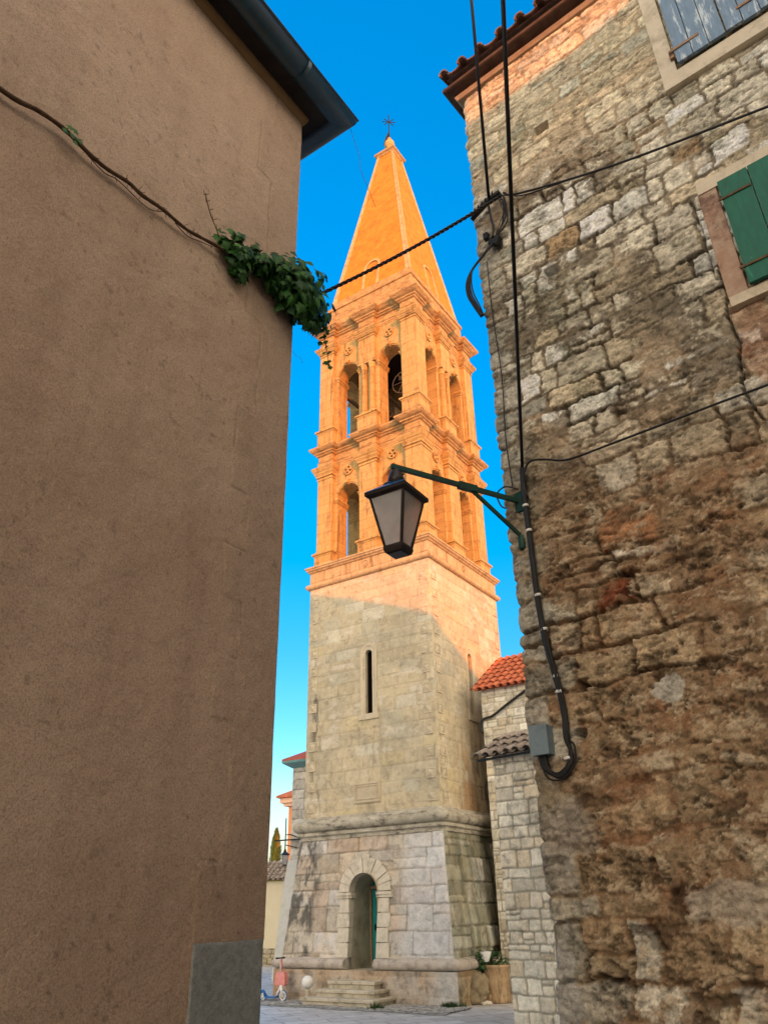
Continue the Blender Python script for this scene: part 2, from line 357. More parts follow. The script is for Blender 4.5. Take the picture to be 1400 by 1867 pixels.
# value noise in numpy
def vn(U, V, sc, seed):
    rng = np.random.RandomState(seed); T = rng.rand(64, 64)
    x = U*sc+seed*1.37; y = V*sc+seed*2.11
    xi = np.floor(x).astype(int); yi = np.floor(y).astype(int); fx = x-xi; fy = y-yi
    fx = fx*fx*(3-2*fx); fy = fy*fy*(3-2*fy)
    g = lambda a, b: T[a % 64, b % 64]
    return (g(xi, yi)*(1-fx)+g(xi+1, yi)*fx)*(1-fy)+(g(xi, yi+1)*(1-fx)+g(xi+1, yi+1)*fx)*fy
def fbm(U, V, sc, seed, oc=5, g=.55):
    o = 0; a = 1; s = 0
    for i in range(oc): o = o+a*vn(U, V, sc, seed+i*7); s += a; a *= g; sc *= 2.03
    return o/s
def sst(a, b, x): t = np.clip((x-a)/(b-a), 0, 1); return t*t*(3-2*t)
RAD = [.03]
def layout(U, V, hfun, wfun, seed, warp=.02, split=.0, quoin=None):
    """coursed masonry: per point edge distance and three random numbers per stone"""
    rng = np.random.RandomState(seed)
    Uw = U+warp*(fbm(U, V, 5, seed+1, 3)-.5)*2; Vw = V+warp*(fbm(U, V, 4, seed+2, 3)-.5)*2
    v0 = Vw.min()-.5; v1 = Vw.max()+.5; b = [v0]
    while b[-1] < v1: b.append(b[-1]+hfun(b[-1], rng))
    b = np.array(b); k = np.searchsorted(b, Vw)-1
    D = np.zeros_like(U); R1 = np.zeros_like(U); R2 = np.zeros_like(U); R3 = np.zeros_like(U); J = np.zeros_like(U, dtype=int)
    u0 = Uw.min()-.6; u1 = Uw.max()+.6
    for i in range(k.min(), k.max()+1):
        mk = k == i
        if quoin is not None: e = [u0, -.3 if False else -.001, quoin[i % 2]*(.85+.3*rng.rand())]; e[1] = -.5
        else: e = [u0+rng.rand()*.3-.3]
        while e[-1] < u1: e.append(e[-1]+wfun(b[i], rng))
        e = np.array(e); uu = Uw[mk]; vv = Vw[mk]; j = np.clip(np.searchsorted(e, uu)-1, 0, len(e)-2)
        rr = rng.rand(len(e), 6)
        lo = np.full(uu.shape, b[i]); hi = np.full(uu.shape, b[i+1]); sub = np.zeros(uu.shape)
        sp = (rr[j, 3] < split) & ((hi-lo) > .11)
        mid = lo+(hi-lo)*(.35+.3*rr[j, 4]); upm = sp & (vv > mid); dnm = sp & (vv <= mid)
        lo = np.where(upm, mid, lo); hi = np.where(dnm, mid, hi); sub = np.where(upm, .5, 0)
        dx = np.minimum(uu-e[j], e[j+1]-uu); dy = np.minimum(vv-lo, hi-vv)
        rad = RAD[0]
        d = np.where((dx < rad) & (dy < rad), rad-np.hypot(rad-dx, rad-dy), np.minimum(dx, dy))
        D[mk] = d; R1[mk] = (rr[j, 0]+sub*1.3) % 1; R2[mk] = (rr[j, 1]+sub) % 1; R3[mk] = (rr[j, 2]+sub*.7) % 1; J[mk] = j
    return D, R1, R2, R3, J
def pick(pal, r):
    """palette lookup: list of (weight,color)"""
    w = np.cumsum([p[0] for p in pal]); w = w/w[-1]; i = np.clip(np.searchsorted(w, r), 0, len(pal)-1)
    return np.array([p[1] for p in pal])[i]
def lerp(a, b, t): return a*(1-t[..., None])+b*t[..., None]
def gridmesh(name, P, colr, mat, parent=None, keep=None, smooth=True):
    nv, nu = P.shape[:2]; idx = np.arange(nv*nu).reshape(nv, nu)
    f = np.stack([idx[:-1, :-1], idx[:-1, 1:], idx[1:, 1:], idx[1:, :-1]], -1)
    if keep is not None: f = f[keep[:-1, :-1] & keep[1:, 1:] & keep[:-1, 1:] & keep[1:, :-1]]
    f = f.reshape(-1, 4)
    me = bpy.data.meshes.new(name)
    me.vertices.add(nv*nu); me.vertices.foreach_set('co', P.reshape(-1).astype(np.float32))
    me.loops.add(len(f)*4); me.loops.foreach_set('vertex_index', f.reshape(-1).astype(np.int32))
    me.polygons.add(len(f)); me.polygons.foreach_set('loop_start', np.arange(0, len(f)*4, 4, dtype=np.int32))
    me.polygons.foreach_set('use_smooth', np.full(len(f), smooth))
    me.update(calc_edges=True)
    a = me.color_attributes.new('Col', 'FLOAT_COLOR', 'POINT')
    c4 = np.ones((nv*nu, 4), np.float32); c4[:, :3] = colr.reshape(-1, 3); a.data.foreach_set('color', c4.reshape(-1))
    me.materials.append(mat); me.validate()
    o = bpy.data.objects.new(name, me); COL.objects.link(o)
    if parent: o.parent = parent
    return o
def v3(*a): return np.array(a, float)

def tile_roof(mb, P0, eu, ed, W, L, pu=.21, row=.36, r=.075, seed=1, lift=.0):
    """barrel tiles: P0 top corner, eu along the ridge, ed down the slope"""
    rng = random.Random(seed); eu = Vector(eu).normalized(); ed = Vector(ed).normalized(); n = eu.cross(ed)
    if n.z < 0: n = -n
    P0 = Vector(P0); nu_ = max(1, int(W/pu)); nr = max(1, int(math.ceil(L/row)))
    mb.quad(P0, P0+eu*W, P0+eu*W+ed*L, P0+ed*L)
    for i in range(nu_+1):
        for k in range(nr):
            c = P0+eu*(i*pu+rng.uniform(-.01, .01))+ed*(L-(k+1)*row)+n*(lift+.006*rng.random())
            ln = row*1.12
            for (rr, off, sgn) in ((r, 0.0, 1),):
                rings = []
                for t in (0, 1):
                    q = c+ed*(ln*t)+n*(.012+.03*t+rng.uniform(-.004, .004))
                    r2 = rr*(.86+.14*t)
                    rings.append([q+eu*(math.cos(a)*r2)+n*(math.sin(a)*r2*.9) for a in [math.pi*x/6 for x in range(7)]]
                                 + [q+eu*(math.cos(a)*(r2-.014))+n*(math.sin(a)*(r2-.014)*.9) for a in [math.pi*x/6 for x in reversed(range(7))]])
                mb.loft(rings, True, True, True, False)
        # pan tile between covers
    for i in range(nu_):
        for k in range(nr):
            c = P0+eu*((i+.5)*pu)+ed*(L-(k+1)*row)+n*(lift+.05)
            rings = []
            for t in (0, 1):
                q = c+ed*(row*1.05*t)+n*(.02*t)
                rings.append([q+eu*(math.cos(a)*pu*.38)-n*(math.sin(a)*.04) for a in [math.pi*x/5 for x in range(6)]]
                             + [q+eu*(math.cos(a)*pu*.38)-n*(math.sin(a)*.04+.012) for a in [math.pi*x/5 for x in reversed(range(6))]])
            mb.loft(rings, True, True, True, False)
#@@SETTING
# ================================================================== SETTING
g = MB(); g.quad((-4500, -4500, 0), (4500, -4500, 0), (4500, 4500, 0), (-4500, 4500, 0))
tag(g.build('ground', PAVE), kind='structure')

g = MB(); g.quad((-12, -16, .006), (14, -16, .006), (14, 9, .006), (-12, 9, .006))  # unseen dark sheet added to cut light bounced onto the walls
tag(g.build('bounce_damper_sheet', mat_noise('bounce_damper_dark', (.11, .09, .07), (.17, .14, .11), 4, .8, .5, .01, 20)), kind='structure')
# tower frame
TC = Vector((.556, 20.672, 0)); TROT = R(-33.333)
TM = Matrix.Translation(TC) @ Matrix.Rotation(TROT, 4, 'Z')
def tw(x, y, z=0): return TM @ Vector((x, y, z))

# cobble apron round the tower foot
def cobbles():
    res = .02; u = np.arange(-4.2, 2.9, res); v = np.arange(-3.9, -2.3, res); U, V = np.meshgrid(u, v)
    D, r1, r2, r3, J = layout(U, V, lambda z, g: g.uniform(.09, .16), lambda z, g: g.uniform(.12, .28), 31, .03)
    h = sst(0, .03, D)*.018*(.6+.6*r1)+.006*(fbm(U, V, 8, 3)-.5)
    edge = fbm(U, V, 1.3, 9, 3); lim = -3.55-.35*(edge-.5)
    fall = sst(0, .25, V-lim); h = h*fall
    st = pick([(3, (.34, .33, .31)), (2, (.42, .40, .36)), (1, (.26, .25, .24))], r2)
    jt = np.array((.10, .10, .075)); moss = np.array((.05, .08, .02))
    jc = lerp(np.broadcast_to(jt, st.shape), np.broadcast_to(moss, st.shape), sst(.5, .7, fbm(U, V, 2, 5)))
    c = lerp(jc, st, sst(.004, .02, D))
    P = np.zeros(U.shape+(3,)); co = math.cos(TROT); si = math.sin(TROT)
    P[..., 0] = TC.x+U*co-V*si; P[..., 1] = TC.y+U*si+V*co; P[..., 2] = .006+h
    keep = (V > lim) & (U < 2.7+.3*(edge-.5)) & (U > -4+.8*(edge-.5))
    tag(gridmesh('cobble_paving', P, c, VCBASE, None, keep), kind='structure')
cobbles()

# distant mountains: a ridge mesh 2.6 km away with real depth
def hills():
    nx, ny = 90, 14; P = np.zeros((ny, nx, 3)); x = np.linspace(-1500, 700, nx)
    for j in range(ny):
        t = j/(ny-1); X = x; Y = np.full(nx, 2300+700*t)
        prof = 190+40*np.sin(x*.006+1)+60*(vn(x, x*0, .008, 4)-.5)+24*(vn(x, x*0+t*3, .03, 5)-.5)
        P[j, :, 0] = X; P[j, :, 1] = Y; P[j, :, 2] = prof*np.sin(min(1, t*1.25)*math.pi/2)*(1 if t < .8 else 1-(t-.8)*2)-2+14*(vn(X, Y, .02, 6)-.5)*(t > .05)
    o = gridmesh('mountains', P, np.ones((ny, nx, 3)), HILL); tag(o, kind='structure')
hills()
#@@TOWER
# ================================================================== BELL TOWER
tower = empty('bell_tower', TC, TROT)
tag(tower, 'tall square stone bell tower with pyramid spire, sunlit above and shaded below', 'bell tower')
def rot4(P, k):
    c, s = [(1, 0), (0, 1), (-1, 0), (0, -1)][k]
    Q = P.copy(); Q[..., 0] = P[..., 0]*c-P[..., 1]*s; Q[..., 1] = P[..., 0]*s+P[..., 1]*c; return Q
PAL_SH = [(4, (.53, .455, .315)), (4, (.515, .445, .315)), (3, (.545, .475, .34)), (1.5, (.50, .45, .335)), (1, (.56, .475, .305)), (.6, (.59, .54, .42))]
def shaft_face(k):
    vis = k in (0, 1); res = .022 if vis else .12
    s = 1.93; u = np.linspace(-s, s, int(2*s/res)); v = np.arange(3.66, 9.80, res); U, V = np.meshgrid(u, v)
    D, r1, r2, r3, J = layout(U, V, lambda z, g: g.choice([.26, .31, .36]), lambda z, g: g.uniform(.3, .75), 40+k, .006)
    c = pick(PAL_SH, r1)*(.885+.09*r2)[..., None]*np.array((1.0, .99, .95))
    big = fbm(U, V, .9, 11+k); c = lerp(c, c*np.array((.84, .86, .88)), sst(.45, .65, big))
    jn = 1-sst(.004, .022, D); jvis = jn*(.25+.75*sst(.35, .6, fbm(U, V, 1.4, 21+k)))
    c = lerp(c, np.broadcast_to(np.array((.27, .22, .15)), c.shape), jvis*.34)
    # pits and pale scars
    sc = sst(.60, .72, fbm(U, V, 5, 61+k, 6, .7)); c = lerp(c, np.broadcast_to(np.array((.28, .24, .17)), c.shape), sc*.45)
    pale = sst(.62, .74, fbm(U*1.0, V*2.0, 2.2, 71+k, 5, .6)); c = lerp(c, np.broadcast_to(np.array((.60, .55, .45)), c.shape), pale*.5)
    # dark rain streaks near the left edge and lower parts
    st = fbm(U*5, V*.9, 1.6, 81+k, 6, .68)
    if k == 0: m_ = np.exp(-((U+1.62)/.16)**2)*sst(.47, .62, st)*sst(8.2, 7.0, V)*.9+.3*np.exp(-((U-.02)/.7)**2)*sst(.5, .66, st)*sst(6.2, 5.4, V)
    elif k == 1: m_ = (sst(.44, .62, st)*sst(6.6, 4.2, V)*sst(-1.9, .6, U))*1.0
    else: m_ = 0*U
    c = lerp(c, np.broadcast_to(np.array((.13, .115, .09)), c.shape), np.clip(m_, 0, .85))
    if k == 1:  # rusty stain low on the right face
        rs = np.exp(-((U+.55)/.5)**2)*sst(5.6, 4.3, V)*sst(.4, .6, fbm(U*2, V, 2, 91)); c = lerp(c, np.broadcast_to(np.array((.34, .20, .09)), c.shape), np.clip(rs, 0, .7))
    h = .010*sst(0, .02, D)*(.5+r3)+.012*(fbm(U, V, 3, 5+k)-.5)+.006*(r2-.5)-.012*sc
    P = np.zeros(U.shape+(3,)); P[..., 0] = U*(1+h*0); P[..., 1] = -s-h*sst(0, .05, s-np.abs(U)); P[..., 2] = V
    uc = .04 if k == 0 else -.05
    keep = ~((np.abs(U-uc) < .125) & (V > 5.95) & (V < 7.66)) if vis else None
    gridmesh('shaft_wall', rot4(P, k), c, VCASH, tower, keep)
    if vis:
        M = Matrix.Rotation(k*math.pi/2, 4, 'Z') @ Matrix.Translation((uc, -s, 0))
        # slit window: stone surround with reveal and dark back
        fm = MB()
        def ring(hw, zt, y): # outline from bottom left up round the arch to bottom right
            pts = [(-hw, y, 6.0)]+[(-hw*math.cos(a), y, zt+hw*math.sin(a)) for a in [math.pi*x/12 for x in range(13)]]+[(hw, y, 6.0)]
            return [M @ Vector(q) for q in pts]
        zt = 7.52
        a, b, c2, d2 = ring(.255, zt+.03, .0), ring(.255, zt+.03, -.03), ring(.21, zt+.02, -.03), ring(.105, zt, -.012)
        fm.loft([a, b, c2, ring(.18, zt, -.012), d2, ring(.105, zt, .10)], False, False, False)
        fm.box(-.30, .30, -.05, .3, 5.86, 5.998, M)
        sill = fm.build('window_surround', LIMES, tower)
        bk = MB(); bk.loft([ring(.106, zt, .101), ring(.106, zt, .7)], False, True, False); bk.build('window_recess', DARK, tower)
    return
for k in range(4): shaft_face(k)
# quoin blocks with raised diamond bosses, on the two corners of the visible faces
qb = MB()
for k in range(2):
    for s_ in (-1, 1):
        for i in range(12):
            z = 3.95+i*.485; M = Matrix.Rotation(k*math.pi/2, 4, 'Z')
            cx = s_*1.72; y = -1.945; e = .085
            b_ = [(cx-e, y, z-e), (cx+e, y, z-e), (cx+e, y, z+e), (cx-e, y, z+e)]
            o_ = [(cx-e-.03, y-.012, z-e-.03), (cx+e+.03, y-.012, z-e-.03), (cx+e+.03, y-.012, z+e+.03), (cx-e-.03, y-.012, z+e+.03)]
            o2 = [(a, y+.03, c) for a, _, c in o_]
            rr = [[M @ Vector(p) for p in q] for q in (o2, o_, [(a, y-.012, c) for a, _, c in b_], b_)]
            qb.loft(rr, False, False)
            ap = M @ Vector((cx, y-.03, z)); bb = [M @ Vector(p) for p in b_]
            qb.add(bb+[ap], [(0, 1, 4), (1, 2, 4), (2, 3, 4), (3, 0, 4)])
qb.split('quoin_boss', mat_noise('boss_stone', (.44, .38, .26), (.54, .47, .34), 4, .9, .5, .01, 30, dark=(.26, .22, .15), dscale=6, darkamt=.6), tower)
# inscription plaque under the slit window
PLQ = mat_noise('plaque_stone', (.46, .39, .27), (.53, .46, .33), 5, .9, .5, .01, 30, dark=(.3, .25, .18), dscale=6, darkamt=.5)
pl = MB(); y = -1.93
pl.box(-.41, .35, y-.03, y+.02, 3.93, 4.40)
pq = pl.build('plaque', PLQ, tower)
pr = MB()
for (x0, x1, z0, z1) in ((-.39, .33, 4.35, 4.38), (-.39, .33, 3.95, 3.98), (-.39, -.36, 3.982, 4.348), (.30, .33, 3.982, 4.348), (-.33, .27, 4.30, 4.315), (-.33, .27, 4.015, 4.03), (-.33, -.315, 4.032, 4.298), (.255, .27, 4.032, 4.298)):
    pr.box(x0, x1, y-.05, y-.03, z0, z1)
random.seed(3)
for rw in range(5):
    x = -.26
    while x < .2:
        l = random.uniform(.02, .07); pr.box(x, x+l, y-.036, y-.030, 4.24-rw*.042, 4.252-rw*.042); x += l+.015
pr.build('plaque_moulding', PLQ, pq)

# battered base
def sb(z): return np.interp(z, [0.6, 0.8, 3.2], [2.24, 2.225, 1.985])
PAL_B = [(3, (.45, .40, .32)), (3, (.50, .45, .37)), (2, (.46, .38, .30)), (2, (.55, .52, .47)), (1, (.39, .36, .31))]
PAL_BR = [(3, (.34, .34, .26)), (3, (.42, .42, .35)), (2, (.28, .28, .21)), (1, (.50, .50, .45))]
for k in range(4):
    vis = k in (0, 1); res = .02 if vis else .15
    t = np.linspace(-1, 1, int(4.4/res)); v = np.arange(.62, 3.26, res); T, V = np.meshgrid(t, v); S = sb(V); U = T*S
    D, r1, r2, r3, J = layout(U, V, lambda z, g: g.choice([.34, .42, .5]), lambda z, g: g.uniform(.4, 1.0), 52+k, .02, .15)
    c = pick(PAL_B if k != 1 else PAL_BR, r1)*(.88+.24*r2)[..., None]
    jn = 1-sst(.004, .026, D); c = lerp(c, np.broadcast_to(np.array((.17, .14, .10)), c.shape), jn*(.2+.55*sst(.4, .6, fbm(U, V, 1.7, 23+k))))
    n1 = fbm(U, V, 2.2, 31+k, 6, .65); c = lerp(c, c*np.array((1.0, .93, .86)), sst(.45, .6, n1))
    sc = sst(.58, .70, fbm(U, V, 6, 41+k, 6, .72)); c = lerp(c, c*.6, sc*.6)
    st = fbm(U*4, V*.8, 1.8, 51+k, 6, .68)
    if k == 0:
        blu = sst(.75, 1.25, U+.5*(n1-.5)); c = lerp(c, np.broadcast_to(np.array((.56, .57, .58)), c.shape), blu*.62*(1-.5*jn))
        m_ = sst(-1.15, -1.65, U+.7*(st-.5))*sst(.36, .60, fbm(U*2, V, 3, 57, 6, .7))*.9
        c = lerp(c, np.broadcast_to(np.array((.085, .08, .07)), c.shape), np.clip(m_, 0, .9))
    if k == 1:
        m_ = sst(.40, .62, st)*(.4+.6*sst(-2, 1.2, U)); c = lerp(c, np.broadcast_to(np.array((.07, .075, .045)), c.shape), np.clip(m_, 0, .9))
    h = .018*sst(0, .035, D)*(.5+r3)+.035*(fbm(U, V, 2.5, 5+k, 6, .6)-.5)+.02*(r2-.5)*sst(0, .05, D)-.012*sc
    if k == 1: h = h*1.8
    eg = sst(0, .08, S-np.abs(U)); P = np.zeros(U.shape+(3,)); P[..., 0] = U; P[..., 1] = -S-h*eg; P[..., 2] = V
    keep = None
    if k == 0: keep = ~((np.abs(U) < .42) & (V < 2.05) | (np.hypot(U, V-2.05) < .42))
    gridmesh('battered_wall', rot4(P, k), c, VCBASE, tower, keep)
# plinth
for k in range(4):
    vis = k in (0, 1); res = .02 if vis else .2
    s = 2.35; u = np.linspace(-s, s, int(2*s/res)); v = np.concatenate([np.arange(-.02, .58, res), [.585]]); U, V = np.meshgrid(u, v)
    D, r1, r2, r3, J = layout(U, V, lambda z, g: .34, lambda z, g: g.uniform(.7, 1.5), 63+k, .02)
    c = pick([(2, (.40, .34, .27)), (2, (.46, .40, .33)), (1, (.36, .29, .22))], r1)
    n = fbm(U, V, 4, 7+k, 7, .72); c = lerp(c, c*.5, sst(.52, .66, n)*.8); c = lerp(c, c*np.array((1.05, .92, .78)), sst(.4, .6, fbm(U, V, 1.5, 9)))
    if k == 0: c = lerp(c, np.broadcast_to(np.array((.55, .55, .53)), c.shape), sst(1.5, 2.1, U)*.7); c = lerp(c, np.broadcast_to(np.array((.36, .20, .10)), c.shape), sst(-1.9, -2.3, U)*.6)
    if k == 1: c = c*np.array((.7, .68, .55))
    h = .03*(n-.5)+.02*(fbm(U, V, 1.5, 3)-.5)+.01*sst(0, .03, D)
    P = np.zeros(U.shape+(3,)); P[..., 0] = U; P[..., 1] = -s-h*sst(0, .08, s-np.abs(U)); P[..., 2] = V
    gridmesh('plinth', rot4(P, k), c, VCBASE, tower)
ms = MB(); ms.quad((-2.36, -2.36, .585), (2.36, -2.36, .585), (2.36, 2.36, .585), (-2.36, 2.36, .585)); ms.build('plinth_top', LIMED, tower)
# plinth roll moulding, open at the door
def sqpath(s, gap=None, rc=.05):
    """square outline with rounded corners; with gap, starts and ends beside the door on the -Y face"""
    pts = []
    cs = [(s, -s, -90), (s, s, 0), (-s, s, 90), (-s, -s, 180)]
    if gap: pts.append((gap, -s))
    for cx, cy, a0 in cs:
        ox = cx-math.copysign(rc, cx); oy = cy-math.copysign(rc, cy)
        for i in range(5):
            a = R(a0+22.5*i); pts.append((ox+rc*math.cos(a), oy+rc*math.sin(a)))
    if gap: pts.append((-gap, -s))
    return pts
def mould(name, prof, mat, gap=None, rc=.05, parent=tower, smooth=False, wob=0):
    b = MB(); rings = []
    for s, z in prof: rings.append([(x, y, z) for x, y in sqpath(s, gap, rc)])
    b.loft(rings, False, gap is None, gap is None, smooth)
    if gap:
        for e in (0, -1):
            b.add([r[e] for r in rings]+[(rings[0][e][0], -2.1, rings[0][e][2]), (rings[0][e][0], -2.1, rings[-1][e][2])][::-1], [tuple(range(len(rings)+2))])
    return b.build(name, mat, parent)
def roll(s, z, r, a0=-90, a1=90, n=10): return [(s+r*math.cos(R(a0+(a1-a0)*i/n)), z+r*math.sin(R(a0+(a1-a0)*i/n))) for i in range(n+1)]
mould('plinth_moulding', [(2.2, .59)]+[(2.34, .59)]+roll(2.32, .69, .095)+[(2.25, .80), (2.2, .84)], mat_noise('plinth_roll_stone', (.40, .34, .28), (.54, .48, .41), 5, .9, .6, .015, 20, dark=(.14, .12, .10), dscale=3, darkamt=.7), gap=.375, rc=.06)
TORM = mat_noise('lichened_torus_stone', (.30, .27, .20), (.50, .46, .37), 4, .9, .8, .02, 18, dark=(.055, .05, .04), dscale=2.2, darkamt=.95, stretch=(1.3, 1.3, 3))
mould('torus_moulding', [(1.95, 3.18), (2.03, 3.20), (2.03, 3.27), (2.09, 3.30), (2.09, 3.36), (2.05, 3.38)]+roll(2.05, 3.51, .125)+[(2.0, 3.66), (1.98, 3.70), (1.90, 3.74)], TORM, rc=.16, smooth=False)
# door
def bat(u, z, off=0.0): return Vector((u, -float(sb(z))-off, z))
ds = MB(); r0, r1_ = .37, .69
# jamb blocks, alternately shallow
z = .80
i = 0
while z < 1.93:
    z2 = min(z+.285, 1.94); o_ = .045
    for s_ in (-1, 1):
        a, b = (r0, .66) if i % 2 else (r0, .70)
        lo = [bat(s_*a, z+.008, o_), bat(s_*b, z+.008, o_), bat(s_*b, z+.008, -.1), bat(s_*a, z+.008, -.1)]
        hi = [bat(s_*a, z2-.008, o_), bat(s_*b, z2-.008, o_), bat(s_*b, z2-.008, -.1), bat(s_*a, z2-.008, -.1)]
        ds.loft([lo, hi])
    z = z2; i += 1
for s_ in (-1, 1): # imposts and jamb feet
    for (z0, z1, o_) in ((1.945, 2.0, .06), (2.0, 2.06, .085)):
        a, b = r0-.03, .745
        ds.loft([[bat(s_*a, q, o_), bat(s_*b, q, o_), bat(s_*b, q, -.1), bat(s_*a, q, -.1)] for q in (z0, z1-.002)])
nv = 11 # voussoirs
for i in range(nv):
    a0 = math.pi*i/nv+.012; a1 = math.pi*(i+1)/nv-.012; ro = r1_+(.05 if i == nv//2 else 0)+(.02 if i % 2 else 0); o_ = .045+(.015 if i % 2 == 0 else 0)
    rings = []
    for off in (-.1, o_):
        rings.append([bat(rr*math.cos(a), 2.07+rr*math.sin(a), off) for rr, a in ((r0, a0), (ro, a0), (ro, (a0+a1)/2), (ro, a1), (r0, a1), (r0, (a0+a1)/2))])
    ds.loft(rings)
ds.build('door_surround', LIMEW, tower, True)
rv = MB() # deep reveal
def arc(hw, zs, y, z0=.585): return [(-hw, y, z0)]+[(-hw*math.cos(a), y, zs+hw*math.sin(a)) for a in [math.pi*x/14 for x in range(15)]]+[(hw, y, z0)]
rv.loft([arc(.375, 2.07, -2.20), arc(.375, 2.07, -1.28)], False, False, False)
rv.quad((-.38, -2.36, .588), (.38, -2.36, .588), (.38, -1.27, .588), (-.38, -1.27, .588))
rv.build('door_reveal', mat_noise('worn_reveal_stone', (.34, .29, .21), (.48, .42, .32), 3, .9, .5, .01, 20, dark=(.16, .12, .08), dscale=2.5, darkamt=.7), tower)
dl_ = MB(); y = -1.36
dl_.box(-.315, .34, y, y+.05, .59, 2.12)
for i in range(6): dl_.box(-.312+i*.108, -.312+i*.108+.1, y-.012, y-.001, .6, 2.1)
dr_ = dl_.build('door', TEALD, tower)
h = MB(); h.box(-.24, -.21, y-.05, y-.013, 1.3, 1.42); h.build('handle', IRON, dr_)
dfm = MB(); dfm.loft([[(x, y_, z) for x, y_ in ((-.372, y-.05), (-.318, y-.05), (-.318, y+.05), (-.372, y+.05))] for z in (.59, 2.13)]); dfm.loft([[(x, y_, z) for x, y_ in ((.342, y-.05), (.372, y-.05), (.372, y+.05), (.342, y+.05))] for z in (.59, 2.13)]); dfm.split('door_post', WOODL, dr_)
dfm = MB(); dfm.box(-.372, .372, y-.05, y+.05, 2.132, 2.2); dfm.build('door_lintel', WOODL, dr_)
dfm = MB(); dfm.add([(x, y+.02, z) for x, _, z in arc(.372, 2.07, 0, 2.2)[1:-1]], [tuple(range(15))]); dfm.build('door_fanlight', TEALD, dr_)
# steps
STEPM = mat_noise('worn_step_stone', (.44, .39, .29), (.58, .52, .41), 6, .85, .5, .012, 24, dark=(.14, .13, .08), dscale=5, darkamt=.7)
for (hw, yf, z0, z1) in ((.88, -3.12, 0, .14), (.72, -2.86, .14, .27), (.56, -2.62, .27, .41)):
    b = MB(); n = .035
    prof = [(0.0, z0-.02), (0.0, z1-.07), (n, z1-.055), (n, z1-.015), (n-.012, z1)]
    rings = []
    for o_, z in prof: rings.append([(-hw-o_, yf-o_, z), (hw+o_, yf-o_, z), (hw+o_, -2.33, z), (-hw-o_, -2.33, z)])
    b.loft(rings); b.build('step', STEPM, tower)

# ---- belfry
def brk(s, e, b, cin=1.30, mh=.30):
    """square ring of half size s+e whose outline breaks forward by b over corner and middle piers"""
    S = s+e; pts = []
    c_ = cin-e; m_ = mh+e
    base = [(-S-b, -S-b), (-c_, -S-b), (-c_, -S), (-m_, -S), (-m_, -S-b), (m_, -S-b), (m_, -S), (c_, -S), (c_, -S-b)]
    for k in range(4):
        cs, sn = [(1, 0), (0, 1), (-1, 0), (0, -1)][k]
        pts += [(x*cs-y*sn, x*sn+y*cs) for x, y in base]
    return pts
CORN = mat_noise('weathered_cornice_stone', (.32, .19, .075), (.52, .35, .14), 5, .9, .8, .02, 20, dark=(.09, .05, .035), dscale=5, darkamt=.8, stretch=(1, 1, 4))
def bring(name, s, prof, b, mat=LIME):
    m_ = MB(); m_.loft([[(x, y, z) for x, y in brk(s, e, b)] for e, z in prof]); return m_.build(name, mat, tower)
SW, SP = 1.68, 1.83
# belfry foot: roll, frieze with a medallion, cornice
mould('belfry_roll', [(1.90, 9.70)]+roll(1.95, 9.79, .085)+[(1.94, 9.88), (1.94, 10.2), (1.98, 10.22), (1.98, 10.25), (2.03, 10.28), (2.03, 10.31), (2.06, 10.33), (2.06, 10.37), (1.7, 10.39)], LIMEM, rc=.01)
md = MB()
for k in range(4):
    M = Matrix.Rotation(k*math.pi/2, 4, 'Z') @ Matrix.Translation((-.02, -1.94, 10.06)) @ Matrix.Rotation(math.pi/2, 4, 'X')
    for r0_, r1x, h_ in ((.085, .11, .025), (.0, .055, .03)):
        n = 20; ri = []
        for r_q, zq in ((r0_, 0), (r0_, h_), (r1x, h_), (r1x, 0)): ri.append([M @ Vector((max(r_q, .001)*math.cos(2*math.pi*i/n), max(r_q, .001)*math.sin(2*math.pi*i/n), zq)) for i in range(n)])
        md.loft(ri, False, False)
md.split('medallion', LIMEM, tower)
OC, OH = .79, .40
